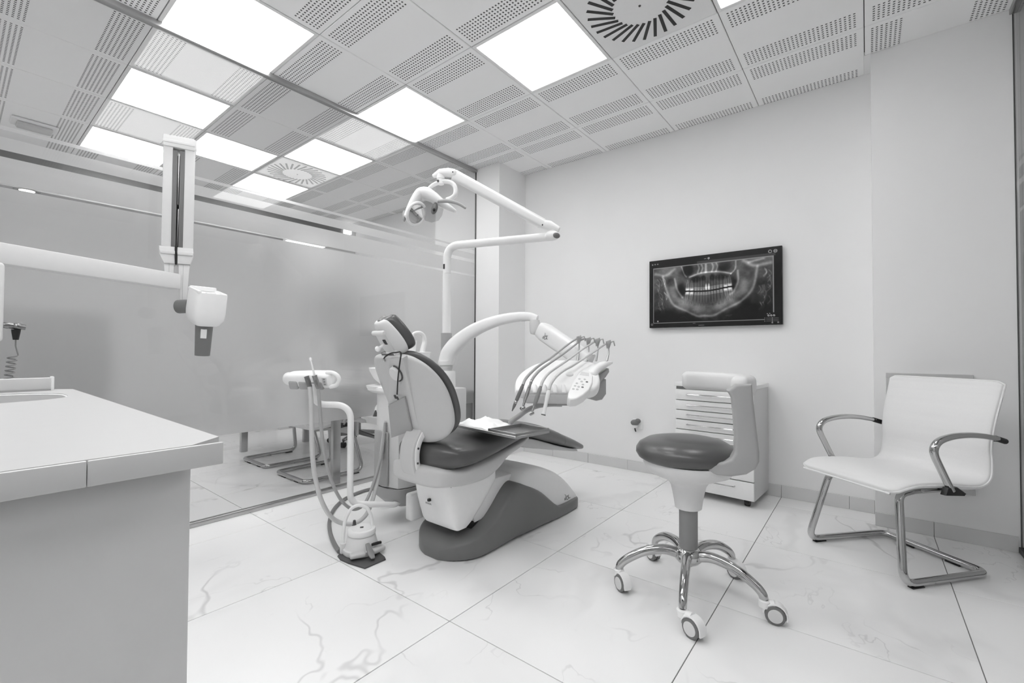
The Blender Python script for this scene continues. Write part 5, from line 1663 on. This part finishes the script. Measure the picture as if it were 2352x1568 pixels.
# ================================================================== ASSISTANT UNIT
t = thing('assistant_unit', 'white suction holder head on a bent white tube, left of the dental chair', 'suction holder', at(915, 1143, D=2.56))
aw = fillet([at(922, 1112, D=2.70), at(917, 1159, D=2.56), at(804, 1157, D=2.39), at(806, 930, D=2.34), at(722, 928, D=2.29), at(722, 880, D=2.28)], [0.07, 0.08, 0.085, 0.06], 9)
part('support_tube', tube(aw, 0.0165, 16), M['plastic'], t, 60)
AC = at(712, 871, D=2.28)
av = (EX * 0.99 - EY * 0.10).normalized()
aq = Z1.cross(av)
tl = (Z1 * 0.93 - aq * 0.36).normalized()
td = av.cross(tl)
hrows = [(-0.148, 0.010, 0.012), (-0.142, 0.022, 0.022), (-0.125, 0.032, 0.030), (-0.095, 0.037, 0.036), (0.0, 0.040, 0.040), (0.07, 0.040, 0.040), (0.10, 0.038, 0.038), (0.112, 0.028, 0.028)]
hd3 = part('holder_head', loft([ring(AC + av * x + aq * 0.03, tl, td, a, b, 3.6, 30) for x, a, b in smooth_tab(hrows, 3)]), M['plastic'], t, 60)
lp2 = [AC + av * x + tl * z + aq * y for x, z, y in ((0.085, 0.038, 0.02), (0.12, 0.036, 0.015), (0.145, 0.020, 0.01), (0.15, -0.005, 0.005), (0.135, -0.030, 0.0), (0.10, -0.040, 0.0))]
part('grab_handle', tube(catmull(lp2, 5), 0.011, 12), M['plastic'], hd3, 60)
part('end_wing', ball(AC + av * -0.135 + aq * 0.035, av, td, tl, 0.03, 0.03, 0.034), M['plastic_soft'], hd3)
def pad(x, w):
    return loft([ring(AC + av * x - tl * 0.016 + aq * 0.0 + td * s, av, tl, w * k, 0.020 * k, 3, 20) for s, k in ((-0.02, 1.0), (-0.004, 1.0), (0.0, 0.92))])
sgn_td = 1 if td.dot(CAM_C - AC) > 0 else -1
def fpad(x, w, m_):
    c = AC + av * x - tl * 0.020 + aq * 0.03 + td * (sgn_td * 0.033)
    return part('rest_pad', obox(c, av, tl, td, w, 0.023, 0.010, 0.0095, 4), M[m_], hd3)
fpad(-0.090, 0.025, 'plastic_mid')
fpad(-0.037, 0.025, 'plastic_mid')
fpad(0.012, 0.019, 'plastic_mid')
fpad(0.052, 0.019, 'plastic_mid')
kp = part('key_panel', obox(AC + av * 0.082 + tl * 0.004 + aq * 0.03 + td * (sgn_td * 0.0375), av, tl, td, 0.012, 0.022, 0.003, 0.001), M['plastic_warm'], hd3)
for k in range(3):
    part('key', obox(AC + av * 0.082 + tl * (0.018 - 0.014 * k) + aq * 0.03 + td * (sgn_td * 0.041), av, tl, td, 0.005, 0.004, 0.001), M['plastic_mid'], kp)

def suction(label, top_px, bot_px, d0, hose, grip_m, hose_m, tip_px, r):
    a, b = at(*top_px, D=d0), at(*bot_px, D=d0 + 0.01)
    t = thing('suction_tube', label, 'suction tube', b, group='suction tubes in the holder head')
    d = (a - b).normalized()
    L = (a - b).length
    part('grip', lathe([(0.009, -0.005), (0.011, 0.0), (0.0125, L * 0.5), (0.0115, L * 0.9), (0.013, L), (0.008, L), (0.0075, L - 0.012), (0.0001, L - 0.012)], b, d, 18), M[grip_m], t)
    part('lever', obox(b + d * L * 0.45 + (CAM_C - b).normalized() * 0.012, d, d.cross(EY).normalized(), EY, 0.012, 0.005, 0.006, 0.002), M['dark_grey'], t)
    if tip_px:
        part('ejector_tip', tube([a - d * 0.01, (a + at(*tip_px, D=d0)) / 2, at(*tip_px, D=d0)], [0.0065, 0.0042, 0.0042], 10), M['plastic_soft'], t)
        part('tip_bulb', lathe([(0.003, -0.004), (0.006, 0.0), (0.006, 0.012), (0.003, 0.016)], at(*tip_px, D=d0), (at(*tip_px, D=d0) - a).normalized(), 12), M['plastic'], t)
    part('hose', tube(catmull([b + d * 0.004] + [at(x, y, D=q) for x, y, q in hose], 6), r, 12), M[hose_m], t, 60)
suction('light grey suction hose with a stubby grey handle, left of the two', (704, 864), (712, 889), 2.225,
        [(715, 930, 2.24), (716, 1000, 2.25), (719, 1060, 2.27), (727, 1110, 2.29), (741, 1155, 2.31), (762, 1188, 2.34), (790, 1202, 2.37), (818, 1200, 2.41), (842, 1180, 2.45), (858, 1140, 2.49), (870, 1085, 2.53), (878, 1030, 2.56), (884, 985, 2.58), (887, 966, 2.59)], 'dark_grey', 'hose_light', None, 0.0115)
suction('slim grey saliva hose with a long white tip, right of the two', (722, 862), (731, 890), 2.225,
        [(734, 930, 2.24), (738, 985, 2.25), (746, 1045, 2.27), (760, 1100, 2.30), (780, 1143, 2.33), (800, 1164, 2.37), (818, 1169, 2.41), (838, 1155, 2.45), (856, 1115, 2.49), (872, 1060, 2.52), (881, 1010, 2.55), (885, 970, 2.57)], 'plastic_dim', 'hose_mid', (714, 828), 0.0085)

# ================================================================== FOOT CONTROL
fcn = at(816, 1268, Z=0.01)
fcn = V((fcn.x, fcn.y + 0.035, 0))
t = thing('foot_control', 'white round foot control with an arched handle and dark base plate on the floor', 'foot control', fcn)
fpts = [at(*q, Z=0.0) for q in ((775, 1279), (782, 1287), (800, 1295), (822, 1302), (838, 1307), (886, 1286), (884, 1281), (866, 1266), (840, 1252), (800, 1252))]
part('base_plate', prism([V((p.x, p.y, 0.0)) for p in fpts], (0, 0, 0.007), 0.0015), M['charcoal'], t)
ztop = 0.108
body_f = part('body', lathe([(0.0001, 0.008), (0.088, 0.008), (0.090, 0.016), (0.088, 0.030), (0.080, 0.034), (0.076, 0.045), (0.066, 0.085), (0.060, 0.090), (0.0001, 0.090)], fcn, n=40), M['plastic_warm'], t, 40)
part('lid', lathe([(0.060, 0.090), (0.066, 0.093), (0.0675, 0.098), (0.0675, 0.112), (0.064, 0.117), (0.048, 0.119), (0.0475, 0.1205), (0.030, 0.121), (0.0001, 0.121)], fcn, n=40), M['plastic_soft'], t, 40)
part('square_logo', obox(fcn + Z1 * 0.1215, V((0.8, -0.6, 0)), V((0.6, 0.8, 0)), Z1, 0.008, 0.008, 0.0008), M['ink'], t)
toc = V((-fcn.x, -fcn.y, 0)).normalized()
sdc = Z1.cross(toc)
pdir = (at(862, 1285, Z=0.02) - fcn)
pdir.z = 0
pdir = pdir.normalized()
pside = Z1.cross(pdir)
part('pedal', [obox(fcn + pdir * 0.078 + pside * s * 0.050 + Z1 * 0.026, (pside - pdir * s * 0.3).normalized(), (pdir + pside * s * 0.3).normalized(), Z1, 0.036, 0.020, 0.011, 0.008, 3) for s in (-1, 1)], M['plastic_grey'], t)
part('lever', tube(catmull([fcn + pdir * 0.070 + Z1 * 0.062, fcn + pdir * 0.092 + Z1 * 0.05, fcn + pdir * 0.118 + Z1 * 0.028, fcn + pdir * 0.14 + Z1 * 0.018], 4), [0.010, 0.013, 0.015, 0.010], 14, up=pside, flat=(1.0, 0.45), e=3, round_ends=True), M['plastic_dim'], t, 60)
part('slot', obox(fcn + pdir * 0.071 + pside * 0.045 + Z1 * 0.053, pside, pdir, Z1, 0.025, 0.006, 0.005), M['black'], body_f)
hh = [fcn + sdc * x + Z1 * z + toc * y for x, z, y in ((-0.088, 0.012, 0.0), (-0.086, 0.09, -0.004), (-0.077, 0.165, -0.008), (-0.05, 0.215, -0.012), (-0.01, 0.226, -0.014), (0.026, 0.205, -0.016), (0.045, 0.16, -0.018), (0.050, 0.108, -0.02))]
part('carry_handle', tube(catmull(hh, 6), 0.0085, 12), M['plastic_soft'], t, 60)
part('handle_socket', tube([fcn - sdc * 0.086 + Z1 * 0.008, fcn - sdc * 0.086 + Z1 * 0.055], 0.015, 12), M['plastic_warm'], t)
vp = fcn - sdc * 0.036 - toc * 0.052
part('air_valve', [lathe([(0.013, 0.085), (0.011, 0.118), (0.0001, 0.12)], (vp.x, vp.y, 0), n=14), lathe([(0.0075, 0.118), (0.0085, 0.128), (0.006, 0.142), (0.0001, 0.143)], (vp.x, vp.y, 0), n=14)], M['charcoal'], t)
cpts = [at(*q, Z=0.012) for q in ((888, 1118), (870, 1120), (845, 1124), (815, 1134), (785, 1150), (765, 1172), (757, 1196), (758, 1220), (766, 1244), (779, 1266))]
cpts[0] = V((cpts[0].x, cpts[0].y, 0.06))
part('supply_hose', tube(catmull(cpts, 6), 0.0105, 12), M['hose_dark'], t, 60)
